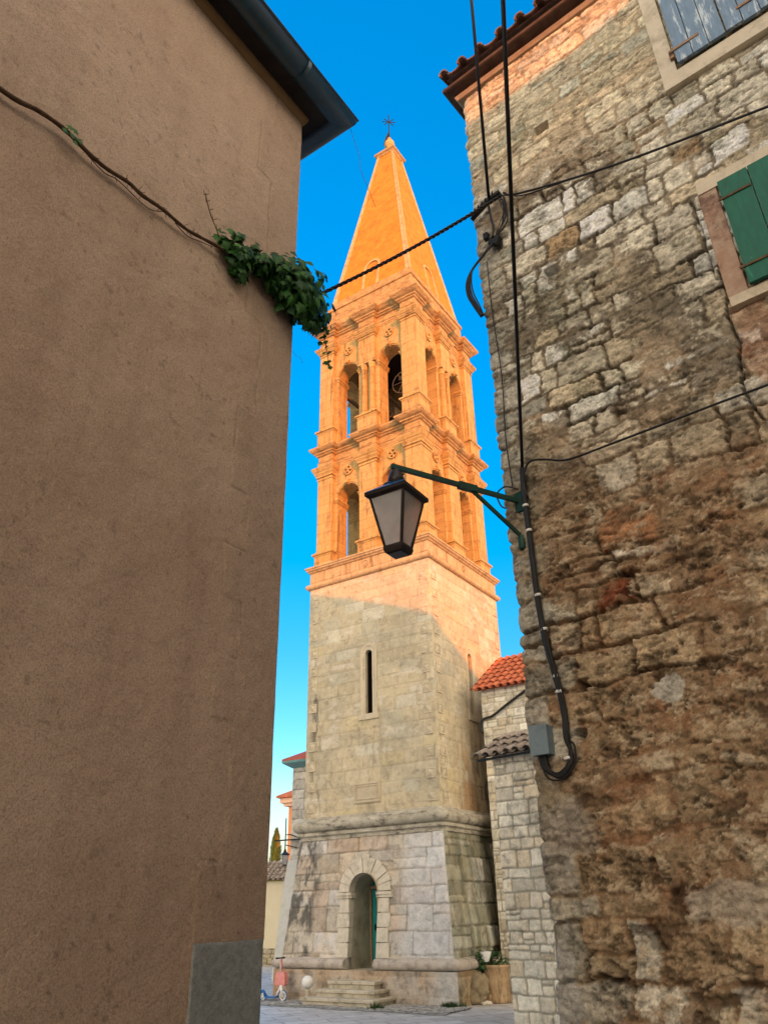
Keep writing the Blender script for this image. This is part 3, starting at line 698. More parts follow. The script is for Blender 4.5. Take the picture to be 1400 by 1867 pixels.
def arch_wall(z0, z1, zs, name):
    """wall ring with two arched openings per side"""
    b = MB(); so_, si_ = SW, SW-.46
    for k in range(4):
        M = Matrix.Rotation(k*math.pi/2, 4, 'Z')
        T = lambda x, y, z: M @ Vector((x, y, z))
        def col(x0, x1, za0, za1, zt, y, flip=False):
            q = [T(x0, y, za0), T(x1, y, za1), T(x1, y, zt), T(x0, y, zt)]
            b.quad(*(q[::-1] if flip else q))
        for (y, S, fl) in ((-so_, so_, False), (-si_, si_, True)):
            segs = [(-S, -OC-OH), (-OC+OH, OC-OH), (OC+OH, S)]
            for a, c in segs: col(a, c, z0, z0, z1, y, fl)
            for sg in (-1, 1):
                xs = [sg*OC-OH*math.cos(math.pi*i/16) for i in range(17)]
                zz = [zs+OH*math.sin(math.pi*i/16) for i in range(17)]
                for i in range(16): col(xs[i], xs[i+1], zz[i], zz[i+1], z1, y, fl)
        for sg in (-1, 1): # reveals
            pts = [(sg*OC-OH, z0)]+[(sg*OC-OH*math.cos(math.pi*i/16), zs+OH*math.sin(math.pi*i/16)) for i in range(17)]+[(sg*OC+OH, z0)]
            b.loft([[T(x, -so_, z) for x, z in pts], [T(x, -si_, z) for x, z in pts]], False, False, False)
    b.build(name, LIME, tower)
    # archivolts + imposts
    for k in range(4):
        M = Matrix.Rotation(k*math.pi/2, 4, 'Z')
        for sg in (-1, 1):
            a = MB(); rings = []
            for i in range(19):
                an = math.pi*i/18
                rings.append([M @ Vector((sg*OC-rr*math.cos(an), y, zs+rr*math.sin(an))) for rr, y in ((OH, -SW+.01), (OH, -SW-.035), (OH+.035, -SW-.035), (OH+.035, -SW-.055), (OH+.085, -SW-.055), (OH+.085, -SW+.01))])
            a.loft(rings, True, True, True)
            # carved keystone scroll below the rosette
            a.loft([[M @ Vector((sg*OC+x, y, z)) for x, y in ((-hw_, -SW), (-hw_, -SW-d_), (hw_, -SW-d_), (hw_, -SW))] for hw_, d_, z in ((.04, .07, zs+OH-.04), (.055, .14, zs+OH+.0), (.06, .12, zs+OH+.06), (.085, .08, zs+OH+.12))])
            # impost mouldings wrapping each jamb
            for e in (-1, 1):
                xj = sg*OC+e*OH
                for (o_, za, zb) in ((.02, -.14, -.09), (.035, -.09, -.045), (.055, -.045, 0)):
                    x0, x1 = sorted((xj-e*o_, xj+e*.085))
                    a.box(x0, x1, -SW-o_, -SW+.50, zs+za, zs+zb-.001, M)
            a.build('archivolt', LIME, tower)
def piers(name, prof, mid=True):
    """one lofted block per pier: four at the corners, four in the middle of the sides"""
    for k in range(4):
        M = Matrix.Rotation(k*math.pi/2, 4, 'Z')
        b = MB(); b.loft([[M @ Vector((x, y, z)) for x, y in ((1.30-e, -SP-e), (SP+e, -SP-e), (SP+e, -1.30+e), (1.30-e, -1.30+e))] for e, z in prof]); b.build(name, LIME, tower)
        if mid:
            b = MB(); b.loft([[M @ Vector((x, y, z)) for x, y in ((-.30-e, -SP-e), (.30+e, -SP-e), (.30+e, -SW+.02), (-.30-e, -SW+.02))] for e, z in prof]); b.build(name, LIME, tower)
def stage(zb, zped, zcapb, zcapt, zs, upper):
    arch_wall(zb, zcapt+.02, zs, 'arcade_wall')
    piers('pedestal', [(.07, zb), (.07, zb+.07), (.035, zb+.10), (.035, zped-.14), (.05, zped-.13), (.055, zped-.10), (.095, zped-.08), (.095, zped-.03), (.05, zped-.01), (.03, zped), (.03, zped+.025), (.0, zped+.03)])
    piers('pilaster', [(0, zped+.031), (0, zcapb-.001)], not upper)
    if upper:
        for k in range(4):
            M = Matrix.Rotation(k*math.pi/2, 4, 'Z')
            for sx in (-.145, .145):
                q = MB(); n = 16
                pr_ = [(.125, zped+.03), (.125, zped+.08), (.10, zped+.10), (.10, zped+.12), (.105, zped+.13), (.10, zs-.20), (.115, zs-.19), (.115, zs-.17), (.10, zs-.165), (.105, zs-.10), (.13, zs-.03), (.13, zs)]
                q.loft([[M @ Vector((sx+r_q*math.cos(2*math.pi*i/n), -SW-.05+r_q*math.sin(2*math.pi*i/n), zq)) for i in range(n)] for r_q, zq in pr_], True, True, True, True)
                q.build('half_column', LIME, tower)
            q = MB(); q.box(-.32, .32, -SP-.02, -SW+.01, zs+.001, zs+.06, M); q.box(-.30, .30, -SP, -SW+.01, zs+.061, zcapb, M); q.build('pier_block', LIME, tower)
    hc = zcapt-zcapb
    piers('capital', [(.022, zcapb), (.022, zcapb+.05), (.004, zcapb+.055), (.004, zcapb+.09), (.04, zcapb+.10), (.045, zcapb+.35*hc), (.085, zcapb+.5*hc), (.085, zcapb+.58*hc), (.115, zcapb+.66*hc), (.15, zcapb+.84*hc), (.15, zcapt-.03), (.12, zcapt-.001)])
    # rosettes: ring and arms over a dark disc painted for the shade of piercings
    for k in range(4):
        M0 = Matrix.Rotation(k*math.pi/2, 4, 'Z')
        for sg in (-1, 1):
            zc = (zs+OH+zcapt)/2+.075
            M = M0 @ Matrix.Translation((sg*OC, -SW, zc)) @ Matrix.Rotation(math.pi/2, 4, 'X')
            b = MB(); n = 24
            b.loft([[M @ Vector((r_q*math.cos(2*math.pi*i/n), r_q*math.sin(2*math.pi*i/n), zq)) for i in range(n)] for r_q, zq in ((.16, 0), (.16, .045), (.125, .045), (.12, .01))], False, False)
            for q in range(4): # propeller arms of the rosette
                a = q*math.pi/2+.5; ca, sa = math.cos(a), math.sin(a)
                pts = [(0, -.012), (.12, -.045), (.125, 0), (.12, .045), (0, .012)]
                b.loft([[M @ Vector((x*ca-y_*sa, x*sa+y_*ca, zq)) for x, y_ in pts] for zq in (.0, .04)])
            ro = b.build('rosette', LIME, tower)
            d = MB(); d.add([M @ Vector((.122*math.cos(2*math.pi*i/n), .122*math.sin(2*math.pi*i/n), .006)) for i in range(n)], [tuple(range(n))]); d.build('piercing_shade', DARK, ro)
stage(10.38, 10.86, 13.26, 13.70, 12.52, False)
bring('entablature', SW, [(0, 13.70), (0, 13.78), (.012, 13.782), (.012, 13.86), (.03, 13.88), (-.005, 13.90), (-.005, 14.10), (.04, 14.12), (.06, 14.16), (.10, 14.18), (.10, 14.22), (.16, 14.25), (.19, 14.28), (.22, 14.32), (.22, 14.37), (.0, 14.42)], .15, CORN)
stage(14.42, 15.06, 17.96, 18.30, 16.95, True)
bring('entablature', SW, [(0, 18.30), (0, 18.38), (.012, 18.382), (.012, 18.46), (.03, 18.48), (-.005, 18.50), (-.005, 18.72), (.04, 18.74), (.06, 18.78), (.10, 18.80), (.10, 18.85), (.17, 18.89), (.20, 18.93), (.245, 18.98), (.245, 19.05), (.0, 19.12)], .15, CORN)
for z in (10.395, 14.425): # floors seen through the arches
    b = MB(); b.quad((-1.6, -1.6, z), (1.6, -1.6, z), (1.6, 1.6, z), (-1.6, 1.6, z)); b.build('belfry_floor', LIMED, tower)
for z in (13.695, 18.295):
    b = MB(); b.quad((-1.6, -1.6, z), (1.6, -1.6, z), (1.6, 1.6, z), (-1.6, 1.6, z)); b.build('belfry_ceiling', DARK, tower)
# attic and spire
mould('attic', [(1.66, 19.08), (1.66, 19.95), (1.70, 19.97), (1.70, 20.08), (1.60, 20.12), (1.60, 20.36), (1.50, 20.40)], CORN, rc=.01)
s0, z0s, s1, z1s = 1.545, 20.37, .33, 28.39
def sps(z): return s0+(s1-s0)*(z-z0s)/(z1s-z0s)
b = MB(); b.loft([[(x*sps(z), y*sps(z), z) for x, y in ((-1, -1), (1, -1), (1, 1), (-1, 1))] for z in (z0s-.1, z1s)]); b.build('spire', OCHRE, tower)
for (sx, sy) in ((-1, -1), (1, -1), (1, 1), (-1, 1)):
    b = MB(); rings = []
    for i in range(25):
        z = z0s+(z1s-z0s)*i/24; s = sps(z)+.022; wd = .15-.07*i/24
        rings.append([(sx*s, sy*(s-wd), z), (sx*s, sy*(s-.05), z), (sx*(s+.015), sy*(s+.015), z), (sx*(s-.05), sy*s, z), (sx*(s-wd), sy*s, z), (sx*(s-wd), sy*(s-.06), z), (sx*(s-.06), sy*(s-.06), z), (sx*(s-.06), sy*(s-wd), z)])
    b.loft(rings); b.build('spire_rib', RIBM, tower, True)
for k in range(4): # arched lucarnes at the foot of each spire face
    M = Matrix.Rotation(k*math.pi/2, 4, 'Z'); b = MB(); rings = []
    def P(x, z, o_): return M @ Vector((x, -sps(z)-o_, z))
    pts = [(-1, 20.38), (-1, 20.8), (-1, 21.2)]+[(-math.cos(math.pi*i/12), 21.45+.0*i, math.sin(math.pi*i/12)) for i in range(13)]+[(1, 21.2), (1, 20.8), (1, 20.38)]
    def line(hw):
        o_ = []
        for q in pts:
            o_.append((q[0]*hw, q[1]+(q[2]*hw if len(q) > 2 else 0)))
        return o_
    L1, L2 = line(.25), line(.33)
    for (a, c) in zip(L1, L2): rings.append([P(a[0], a[1], -.02), P(a[0], a[1], .05), P(c[0], c[1], .05), P(c[0], c[1], -.02)])
    b.loft(rings, True, True, True); b.build('lucarne_frame', RIBM, tower, True)
# cap, finial ball and iron cross
mould('spire_cap', [(.30, 28.34), (.36, 28.36), (.40, 28.42), (.46, 28.46), (.46, 28.53), (.36, 28.60), (.24, 28.72), (.16, 28.85), (.14, 28.95)], LIME, rc=.02)
b = MB(); b.lathe([(.12, 28.94), (.15, 28.98), (.12, 29.03), (.12, 29.08), (.19, 29.18), (.21, 29.30), (.19, 29.42), (.12, 29.52), (.07, 29.58), (.09, 29.64), (.05, 29.74)]); b.build('finial', LIME, tower)
b = MB(); b.tube([(0, 0, 29.7), (0, 0, 31.2)], .022, 6)
M = Matrix.Rotation(R(40), 4, 'Z')
zc = 30.75
for a in (0, 45, -45):
    dx, dz = math.cos(R(a)), math.sin(R(a)); l = .24
    b.tube([M @ Vector((-dx*l, 0, zc-dz*l)), M @ Vector((dx*l, 0, zc+dz*l))], .016, 6)
    for q in (-1, 1): b.lathe([(.005, -.03), (.03, 0), (.005, .03)], tuple(M @ Vector((q*dx*l, 0, zc+q*dz*l))), 8)
b.add([M @ Vector(p) for p in ((.01, 0, 29.85), (-.20, .0, 29.35), (-.26, .01, 29.25), (-.14, 0, 29.80), (.0, 0, 30.2))]+[M @ Vector((p[0], p[1]+.015, p[2])) for p in ((.01, 0, 29.85), (-.20, .0, 29.35), (-.26, .01, 29.25), (-.14, 0, 29.80), (.0, 0, 30.2))],
      [(0, 1, 2, 3, 4), (9, 8, 7, 6, 5)]+[(i, (i+1) % 5, (i+1) % 5+5, i+5) for i in range(5)])
b.build('iron_cross', IRON, tower)

# bells: each hangs from a headstock, visible through the upper arches
def bell(loc, s, rz, label):
    t = empty('church_bell', tw(*loc), TROT+rz); tag(t, label, 'bell', 'bells in the belfry')
    b = MB(); b.lathe([(.02, 0), (.16, -.02), (.22, -.10), (.25, -.28), (.30, -.46), (.40, -.62), (.44, -.68), (.40, -.68), (.28, -.5), (.02, -.2)][::1]); [None]
    b.v = [(x*s, y_*s, z*s) for x, y_, z in b.v]; b.build('bell_body', BRONZE, t)
    b = MB(); b.box(-.75*s, .75*s, -.07, .07, .02, .16); b.build('headstock', WOOD, t)
    b = MB(); pts = [(-.55*s, math.cos(2*math.pi*i/28)*.48*s, .05+math.sin(2*math.pi*i/28)*.48*s) for i in range(29)]; b.tube(pts, .018, 6)
    for i in range(6):
        a = i*math.pi/3; b.tube([(-.55*s, 0, .05), (-.55*s, math.cos(a)*.48*s, .05+math.sin(a)*.48*s)], .012, 5)
    b.build('bell_wheel', RUSTL, t)
    b = MB(); b.tube([(0, 0, -.1), (0, 0, -.62*s)], .02, 6); b.lathe([(.01, -.66*s), (.05, -.62*s), (.01, -.56*s)]); b.build('clapper', IRON, t)
bell((.72, -.35, 16.5), .85, R(90), 'bronze bell with iron wheel behind the right arch of the upper belfry storey, left face')
bell((-.62, .5, 16.4), .7, R(90), 'bronze bell deep behind the left arch of the upper belfry storey')
# bell frame
bf = MB()
for x in (-1.2, -.1, 1.15): bf.box(x-.05, x+.05, -1.2, 1.2, 16.45, 16.55)
for x in (-.1, 1.15):
    bf.tube([(x, -.9, 14.45), (x, -.3, 16.5)], .03, 6); bf.tube([(x, .3, 14.45), (x, -.3, 16.5)], .03, 6)
bf.tube([(-.1, -1.1, 15.1), (1.15, -1.1, 15.25)], .02, 6); bf.tube([(.2, -1.15, 14.45), (.25, -1.0, 15.5)], .03, 6); bf.tube([(.6, -1.15, 14.45), (.45, -.9, 15.6)], .03, 6)
bf.build('bell_frame', RUST, tower)
#@@LEFT
# ================================================================== LEFT PLASTERED HOUSE
CL = v3(-.61354872, 4.1549438, 0); DL = v3(-.5591929, -.82903757, 0); NL = v3(.82903757, -.5591929, 0)
ZT = 7.507
def LP(u, z, o=0.0): return Vector(CL+DL*u+NL*o+v3(0, 0, z))
lh = empty('plastered_house', LP(0, 0)); tag(lh, 'brown stuccoed house wall filling the left side, under a dark gutter', 'house')
Minv = Matrix.Translation(-LP(0, 0))
def lp(u, z, o=0.0): return LP(u, z, o)-LP(0, 0)
res = .01
u = np.arange(0, 2.9, res); v = np.arange(.0, ZT, res); U, V = np.meshgrid(u, v)
# toothed joint lines of the plastered-over quoins
line = np.zeros_like(U); steps_z = [7.55, 7.06, 6.45, 5.73, 5.08, 4.35, 3.78, 3.42, 3.12, 2.80, 2.48, 1.83, 1.51]
raised = np.zeros_like(U)
for i in range(len(steps_z)-1):
    uu = .305 if i % 2 == 0 else .452
    wv = .006*np.sin(V*9+i); inz = (V < steps_z[i]) & (V >= steps_z[i+1])
    vis = .7*sst(.42, .58, fbm(U, V, 4, 5, 5))
    line = np.maximum(line, ((np.abs(U-uu-wv) < .006) & inz)*vis*.6)
    raised = np.maximum(raised, ((U < uu+wv) & inz)*1.0)
    if i: line = np.maximum(line, ((np.abs(V-steps_z[i]-.03*(U-.3)-.012*(fbm(U, V, 15, 6)-.5)) < .006) & (U > .30) & (U < .455))*(.05+.45*sst(.4, .62, fbm(U, V, 9, 15))))
h = .010*(fbm(U, V, 1.2, 3, 4)-.5)+.006*(fbm(U, V, 5, 8, 3)-.5)+.003*raised-.006*line
P = np.zeros(U.shape+(3,)); 
for a in range(3): P[..., a] = (DL*U[..., None]+NL*h[..., None])[..., a]
P[..., 2] = V
c = np.ones(U.shape+(3,)); c = lerp(c, np.broadcast_to(np.array((.45, .45, .45)), c.shape), line); c = lerp(c, c*.94, raised)
pit = sst(.70, .74, fbm(U, V, 26, 91, 4, .6))*sst(.45, .6, fbm(U, V, 1.1, 92)); c = lerp(c, c*.55, pit*.6)
patch = (V < 1.513-.004*np.sin(U*40)) & (U < .458) & (U > .0)
gridmesh('wall', P, c, STUCCO, lh, ~((V < 1.50) & (U < .44)))
# grey concrete quoin block at the foot
u = np.arange(-.004, .4601, .01); v = np.arange(0, 1.516, .01); U, V = np.meshgrid(u, v)
h = .006+.008*(fbm(U, V, 4, 13, 5)-.5); ed = np.minimum.reduce([U+.004, .46-U, 1.516-V]); h = h*sst(-.001, .02, ed)-.02*(ed < .006)
P = DL*U[..., None]+NL*h[..., None]; P[..., 2] = V
c = np.ones(U.shape+(3,))*np.array((.31, .33, .325))*(.85+.3*fbm(U, V, 6, 3, 5))[..., None]
gridmesh('corner_stone', P, c, mat_vc('grey_corner_stone', .8, .01, 45, .3, .95, 130), lh)
bd = MB()
def lbox(mb, u0, u1, o0, o1, z0, z1):
    q = [(u0, o0), (u1, o0), (u1, o1), (u0, o1)]
    mb.loft([[lp(a, z0, b) for a, b in q], [lp(a, z1, b) for a, b in q]])
lbox(bd, .0, 2.9, -.02, -5, 0, ZT-.002); lbox(bd, 2.9, 5.6, -.0, -5, 0, ZT-.002)
bd.build('house_body', STUCCO, lh, True)
# cove, soffit, half-round gutter wrapping the corner, roof
def lpath(mb, prof, name, mat, closed=True, smooth=False, uend=5.6, oend=-5):
    """sweep a profile of (out, z) round the corner: along the visible wall and along the end wall"""
    rings = []
    a = [lp(uend, z, o) for o, z in prof]; b_ = [lp(-o, z, o) for o, z in prof]; c_ = [lp(-o, z, oend) for o, z in prof]
    mb.loft([a, b_, c_], closed, closed, closed, smooth)
    return mb.build(name, mat, lh, True)
lpath(MB(), [(-.01, ZT-.06), (.012, ZT-.055), (.03, ZT-.03), (.04, ZT), (.04, ZT+.03), (-.01, ZT+.03)], 'cove', mat_noise('cove_plaster', (.25, .15, .07), (.33, .21, .10), 3, .9, .3, .005, 60))
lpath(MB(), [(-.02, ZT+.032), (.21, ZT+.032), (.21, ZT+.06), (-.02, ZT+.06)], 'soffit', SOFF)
gp = [(.235+.095*math.cos(R(180+180*i/10)), ZT+.10+.115*math.sin(R(180+180*i/10))) for i in range(11)]
gp2 = [(.235+.085*math.cos(R(360-180*i/10)), ZT+.10+.105*math.sin(R(360-180*i/10))) for i in range(11)]
gu = lpath(MB(), gp+[(.342, ZT+.102), (.342, ZT+.115), (.318, ZT+.115)]+gp2, 'gutter', TEAL, smooth=False)
for p in gu.data.polygons: p.use_smooth = True
jb = MB()
for uj in (.28, 1.9): # gutter joints
    rr = [[lp(uj+d, ZT+.10+.122*math.sin(R(180+180*i/10)), .235+.102*math.cos(R(180+180*i/10))) for i in range(11)] for d in (0, .035)]
    jb.loft(rr, False, False, False, True)
jb.split('gutter_joint', TEAL, gu)
rf = MB(); q0 = [lp(5.6, ZT+.125, .30), lp(-.30, ZT+.125, .30), lp(-.30, ZT+.125, -5.35), lp(5.6, ZT+.125, -5.35)]
q1 = [lp(5.6, ZT+.15, .30), lp(-.30, ZT+.15, .30), lp(-.30, ZT+.15, -5.35), lp(5.6, ZT+.15, -5.35)]
q2 = [lp(5.6, ZT+1.0, -2.5), lp(2.3, ZT+1.0, -2.5), lp(2.3, ZT+1.0, -2.6), lp(5.6, ZT+1.0, -2.6)]
rf.loft([q0, q1, q2]); rf.build('roof', TILER, lh, True)
#@@RIGHT
# ================================================================== RIGHT STONE HOUSE
CR = v3(.80510607, 4.52899594, 0); DR = v3(.77714596, -.62932039, 0); NR = v3(-.62932039, -.77714596, 0)
ZR = 8.35
def RP(u, z, o=0.0): return Vector(CR+DR*u+NR*o+v3(0, 0, z))
O0 = RP(0, 0)
def rp(u, z, o=0.0): return RP(u, z, o)-O0
rh = empty('rubble_stone_house', O0); tag(rh, 'old rubble stone house with shuttered windows filling the right side', 'house')
def right_wall():
    res = .009; u = np.arange(0, 3.0, res); v = np.arange(.0, ZR+.02, res); U, V = np.meshgrid(u, v)
    def hf(z, g):
        if z > 6.6: return g.uniform(.115, .18)
        if z > 3.7: return g.uniform(.13, .27)
        return g.uniform(.12, .27)
    def wf(z, g):
        if z > 6.6: return g.uniform(.18, .42)
        if z > 3.7: return g.choice([g.uniform(.12, .22), g.uniform(.2, .42)])
        return g.uniform(.12, .42)
    wob = .05*(fbm(U, V, 1.1, 77, 2)-.5)
    RAD[0] = .018
    D, r1, r2, r3, J = layout(U+.05*(fbm(U, V, 14, 99, 4, .65)-.5), V+wob+.035*(fbm(U, V, 12, 98, 4, .65)-.5), hf, wf, 17, .045, .20, quoin=(.20, .36))
    RAD[0] = .03
    hfq = fbm(U, V, 34, 45, 4, .72); hf2 = fbm(U*.7, V*1.5, 22, 46, 4, .7)
    D = D+.020*(hfq-.5)
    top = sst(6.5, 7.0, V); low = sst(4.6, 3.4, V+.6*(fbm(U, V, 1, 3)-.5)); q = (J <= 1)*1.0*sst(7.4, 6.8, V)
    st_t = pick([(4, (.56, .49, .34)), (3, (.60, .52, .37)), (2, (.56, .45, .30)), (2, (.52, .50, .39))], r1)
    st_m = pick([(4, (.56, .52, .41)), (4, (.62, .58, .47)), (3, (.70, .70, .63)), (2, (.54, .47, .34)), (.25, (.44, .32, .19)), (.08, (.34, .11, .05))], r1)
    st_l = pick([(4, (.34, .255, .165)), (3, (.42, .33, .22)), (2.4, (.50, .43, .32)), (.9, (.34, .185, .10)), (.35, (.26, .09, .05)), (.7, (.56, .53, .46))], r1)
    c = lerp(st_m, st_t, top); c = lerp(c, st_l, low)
    qc = pick([(2, (.36, .35, .29)), (2, (.42, .41, .35)), (1, (.32, .30, .25))], r2); c = lerp(c, qc, q*.85); low0 = low; low = low*(1-.75*q*sst(.30, .22, U))
    c = c*(.86+.42*r2)[..., None]
    n1 = fbm(U, V, 7, 21, 6, .68); n2 = fbm(U, V, 2.3, 25, 6, .62); n3 = fbm(U*1.0, V*2.6, 11, 29, 6, .7)
    # layered sedimentary streaks inside stones
    c = c*(1-.45*sst(.54, .68, n3)*(1-top*.4))[..., None]*(1+.9*(hf2-.5)+.7*(hfq-.5))[..., None]
    # mortar
    mo = np.broadcast_to(np.array((.36, .305, .215)), c.shape).copy()
    mo = lerp(mo, np.broadcast_to(np.array((.40, .32, .21)), c.shape), top)
    mo = lerp(mo, np.broadcast_to(np.array((.42, .29, .19)), c.shape), sst(.5, .66, fbm(U, V, 1.4, 33))*(1-top*.6)*.5)
    grime = sst(.42, .56, fbm(U, V, 2.6, 35, 6, .65))*sst(7.0, 6.2, V)*sst(2.2, 3.4, V)
    mo = lerp(mo, np.broadcast_to(np.array((.13, .11, .08)), c.shape), grime*.8)
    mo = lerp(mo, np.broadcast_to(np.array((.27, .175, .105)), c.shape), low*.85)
    # smear: mortar that runs over the stones
    smear = sst(.555, .60, n2+.10*low-.10*top-.35*(D-.03)*4+.35*(hfq-.5))
    jw = sst(.008, .017, D+.010*(n1-.5))
    stone = jw*(1-smear*.85)
    c = lerp(mo, c, stone)
    rd = sst(.58, .66, fbm(U, V*1.6, 4.5, 55, 6, .68))*low; c = lerp(c, np.broadcast_to(np.array((.25, .10, .045)), c.shape), rd*.35)
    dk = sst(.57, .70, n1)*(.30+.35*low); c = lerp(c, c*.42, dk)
    crk = sst(.585, .625, hf2)*sst(.45, .55, fbm(U, V, 5, 47, 3)); c = lerp(c, c*.30, crk*.75)
    lichen = sst(.60, .72, fbm(U, V, 3.1, 65, 6, .7))*(1-low); c = lerp(c, c*np.array((.62, .66, .62)), lichen*.7)
    cav = sst(.595, .63, fbm(U, V*1.5, 9, 123, 6, .7))*low; c = lerp(c, c*.36, cav*.8)
    flk = sst(.60, .64, fbm(U, V*1.7, 13, 133, 5, .7))*low*(1-cav); c = lerp(c, np.broadcast_to(np.array((.50, .42, .31)), c.shape), flk*.75)
    band = np.exp(-((V-5.15+.45*(U-1.0))/.38)**2)*sst(.44, .54, fbm(U, V, 5, 143, 6, .68))*(1-stone*.45); c = lerp(c, np.broadcast_to(np.array((.10, .085, .06)), c.shape), band*.6)
    # grime below the lower window and pale cement repairs
    def blob(u0, z0, ru, rz, sd): return sst(1.1, .9, np.hypot((U-u0)/ru, (V-z0)/rz)+1.5*(fbm(U, V, 7, sd, 6, .65)-.5))
    for (u0, z0, ru, rz, col_, am) in ((.05, 1.28, .09, .26, (.42, .41, .38), .9), (.95, 1.62, .22, .09, (.48, .44, .38), .7), (.86, 2.62, .085, .06, (.52, .52, .48), .9), (.2, 1.95, .16, .12, (.36, .32, .27), .6),
                                       (.55, 2.15, .14, .07, (.24, .10, .05), .4), (1.72, 4.6, .10, .5, (.38, .20, .12), .5), (.05, 6.2, .1, .4, (.42, .41, .35), .3)):
        bl = blob(u0, z0, ru, rz, int(u0*100)+3); c = lerp(c, np.broadcast_to(np.array(col_), c.shape), bl*am)
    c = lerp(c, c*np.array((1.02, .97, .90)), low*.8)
    h = (.020-.009*(1-low))*sst(.002, .018, D)*(.35+.9*r3)*(1-smear*.7)+.014*(n2-.5)+.012*(n1-.5)*(1+low)-.010*sst(.52, .66, n3)+.010*smear+.014*(hfq-.5)+.012*(hf2-.5)-.010*crk-.016*cav+.006*flk
    h = h+.012*(r2-.5)*stone
    # per-stone tilt
    h = h*(1-.35*top)
    # deep dark joint crevices in the lower rubble
    cre = sst(.56, .64, fbm(U, V, 1.9, 95, 5))*(1-sst(.0, .014, D))*(1-top); h = h-.05*cre*(1-smear*.5); c = lerp(c, c*.5, cre*.6)
    # putlog holes
    for (u0, z0, a, b) in ((.70, 7.235, .058, .05), (.585, 5.74, .06, .05), (.37, 2.72, .035, .035), (.33, 2.46, .03, .03)):
        ho = (np.abs(U-u0+.02*(n1-.5)) < a) & (np.abs(V-z0) < b); h = np.where(ho, -.16, h); c = np.where(ho[..., None], c*.5, c)
    # crack
    cr = np.interp(V, [3.95, 4.15, 4.3, 4.5, 4.7, 4.95], [1.64, 1.59, 1.60, 1.64, 1.62, 1.66])+.02*(fbm(U*0, V, 14, 7, 3)-.5)
    ck = (np.abs(U-cr) < .008) & (V > 3.95) & (V < 4.95); h = np.where(ck, h-.05, h); c = np.where(ck[..., None], c*.25, c)
    ck = (np.abs(U-1.615-.02*(fbm(U*0, V, 10, 8, 3)-.5)) < .006) & (V > 5.0) & (V < 5.7); h = np.where(ck, h-.03, h); c = np.where(ck[..., None], c*.4, c)
    # irregular arris at the corner
    ed = np.exp(-U/.05); shift = ed*(.030*(fbm(U*0, V, 3.5, 15, 5)-.5)*2+.012*(r3-.5)-.012*(1-sst(0, .03, D)))
    c = np.clip(c*(1.05+.10*(1-low0))[..., None], 0, .88)
    P = DR*(U-shift)[..., None]+NR*(h-.035*np.exp(-U/.02)*.5)[..., None]; P[..., 2] = V
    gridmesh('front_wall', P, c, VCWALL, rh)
    # return wall behind the corner
    vv = v; t = np.array([0, .02, .06, .15, .4, 3.4]); e = P[:, 0, :]
    Q = e[:, None, :]-NR*(t[None, :, None])+DR*(.01*np.minimum(1, t*8))[None, :, None]
    gridmesh('end_wall', Q, np.repeat(c[:, :1, :], len(t), 1), VCWALL, rh)
right_wall()
bd = MB()
def rbox(mb, u0, u1, o0, o1, z0, z1):
    q = [(u0, o0), (u1, o0), (u1, o1), (u0, o1)]
    mb.loft([[rp(a, z0, b) for a, b in q], [rp(a, z1, b) for a, b in q]])
rbox(bd, 2.95, 5.6, -3.4, .0, 0, ZR); rbox(bd, .25, 2.96, -3.4, -.2, 0, ZR-.05)
bd.build('house_body', mat_noise('plain_rubble', (.28, .22, .15), (.40, .33, .24), 5, .95, .8, .03, 9), rh, True)
# eaves board and tiled roof
eb = MB(); pr = [(-.05, ZR-.035), (.11, ZR-.0), (.125, ZR+.008), (.125, ZR+.045), (-.05, ZR+.06)]
a = [rp(5.7, z, o) for o, z in pr]; b_ = [rp(-o, z, o) for o, z in pr]; c_ = [rp(-o, z, -3.5) for o, z in pr]
eb.loft([a, b_, c_]); eb.build('eave_board', WOOD, rh, True)
el = MB(); pr = [(-.02, ZR-.10), (.03, ZR-.09), (.05, ZR-.05), (-.02, ZR-.04)]
a = [rp(5.7, z, o) for o, z in pr]; b_ = [rp(-o, z, o) for o, z in pr]; c_ = [rp(-o, z, -3.5) for o, z in pr]
el.loft([a, b_, c_]); el.build('eave_course', mat_noise('eave_brick', (.30, .21, .13), (.42, .32, .21), 9, .9, .5, .01, 30), rh, True)
rf = MB(); sl = math.atan(.32)
dn = (NR*math.cos(sl)+v3(0, 0, -math.sin(sl))); L = 1.9
P0 = rp(-.05, ZR+.075, .16)-Vector(dn)*L
tile_roof(rf, P0, DR, dn, 5.9, L, .2, .36, .047, 5)
# hip side
dn2 = (-DR*math.cos(sl)+v3(0, 0, -math.sin(sl)))
rf.add([rp(-.12, ZR+.07, .12), rp(-.12, ZR+.07, -3.5), rp(1.7, ZR+.6, -1.9), rp(1.7, ZR+.6, -1.6)], [(0, 1, 2, 3)])
rf.build('roof', TILER, rh)
# windows
def shutter(mb, u0, u1, z0, z1, o, n, seed):
    rg = random.Random(seed); wd = (u1-u0)/n
    for i in range(n):
        j = rg.uniform(-.002, .002)
        rbox(mb, u0+i*wd+.003, u0+(i+1)*wd-.003, o+j, o+.026+j, z0+rg.uniform(-.006, .004), z1)
FRS = mat_noise('window_stone_frame', (.60, .52, .39), (.70, .62, .48), 7, .9, .4, .006, 50, dark=(.22, .16, .10), dscale=4, darkamt=.6)
FRR = mat_noise('reddish_stone_jamb', (.38, .22, .15), (.50, .38, .28), 9, .92, .7, .012, 40, dark=(.12, .06, .05), dscale=6, darkamt=.8)
wn = MB() # upper window with worn blue shutters
for a in ((1.655, 1.765, -.1, .050, 6.86, 8.12), (1.655, 2.62, -.1, .055, 6.725, 6.858), (2.48, 2.62, -.1, .050, 6.86, 8.12), (1.655, 2.62, -.1, .05, 8.122, 8.24)): rbox(wn, *a)
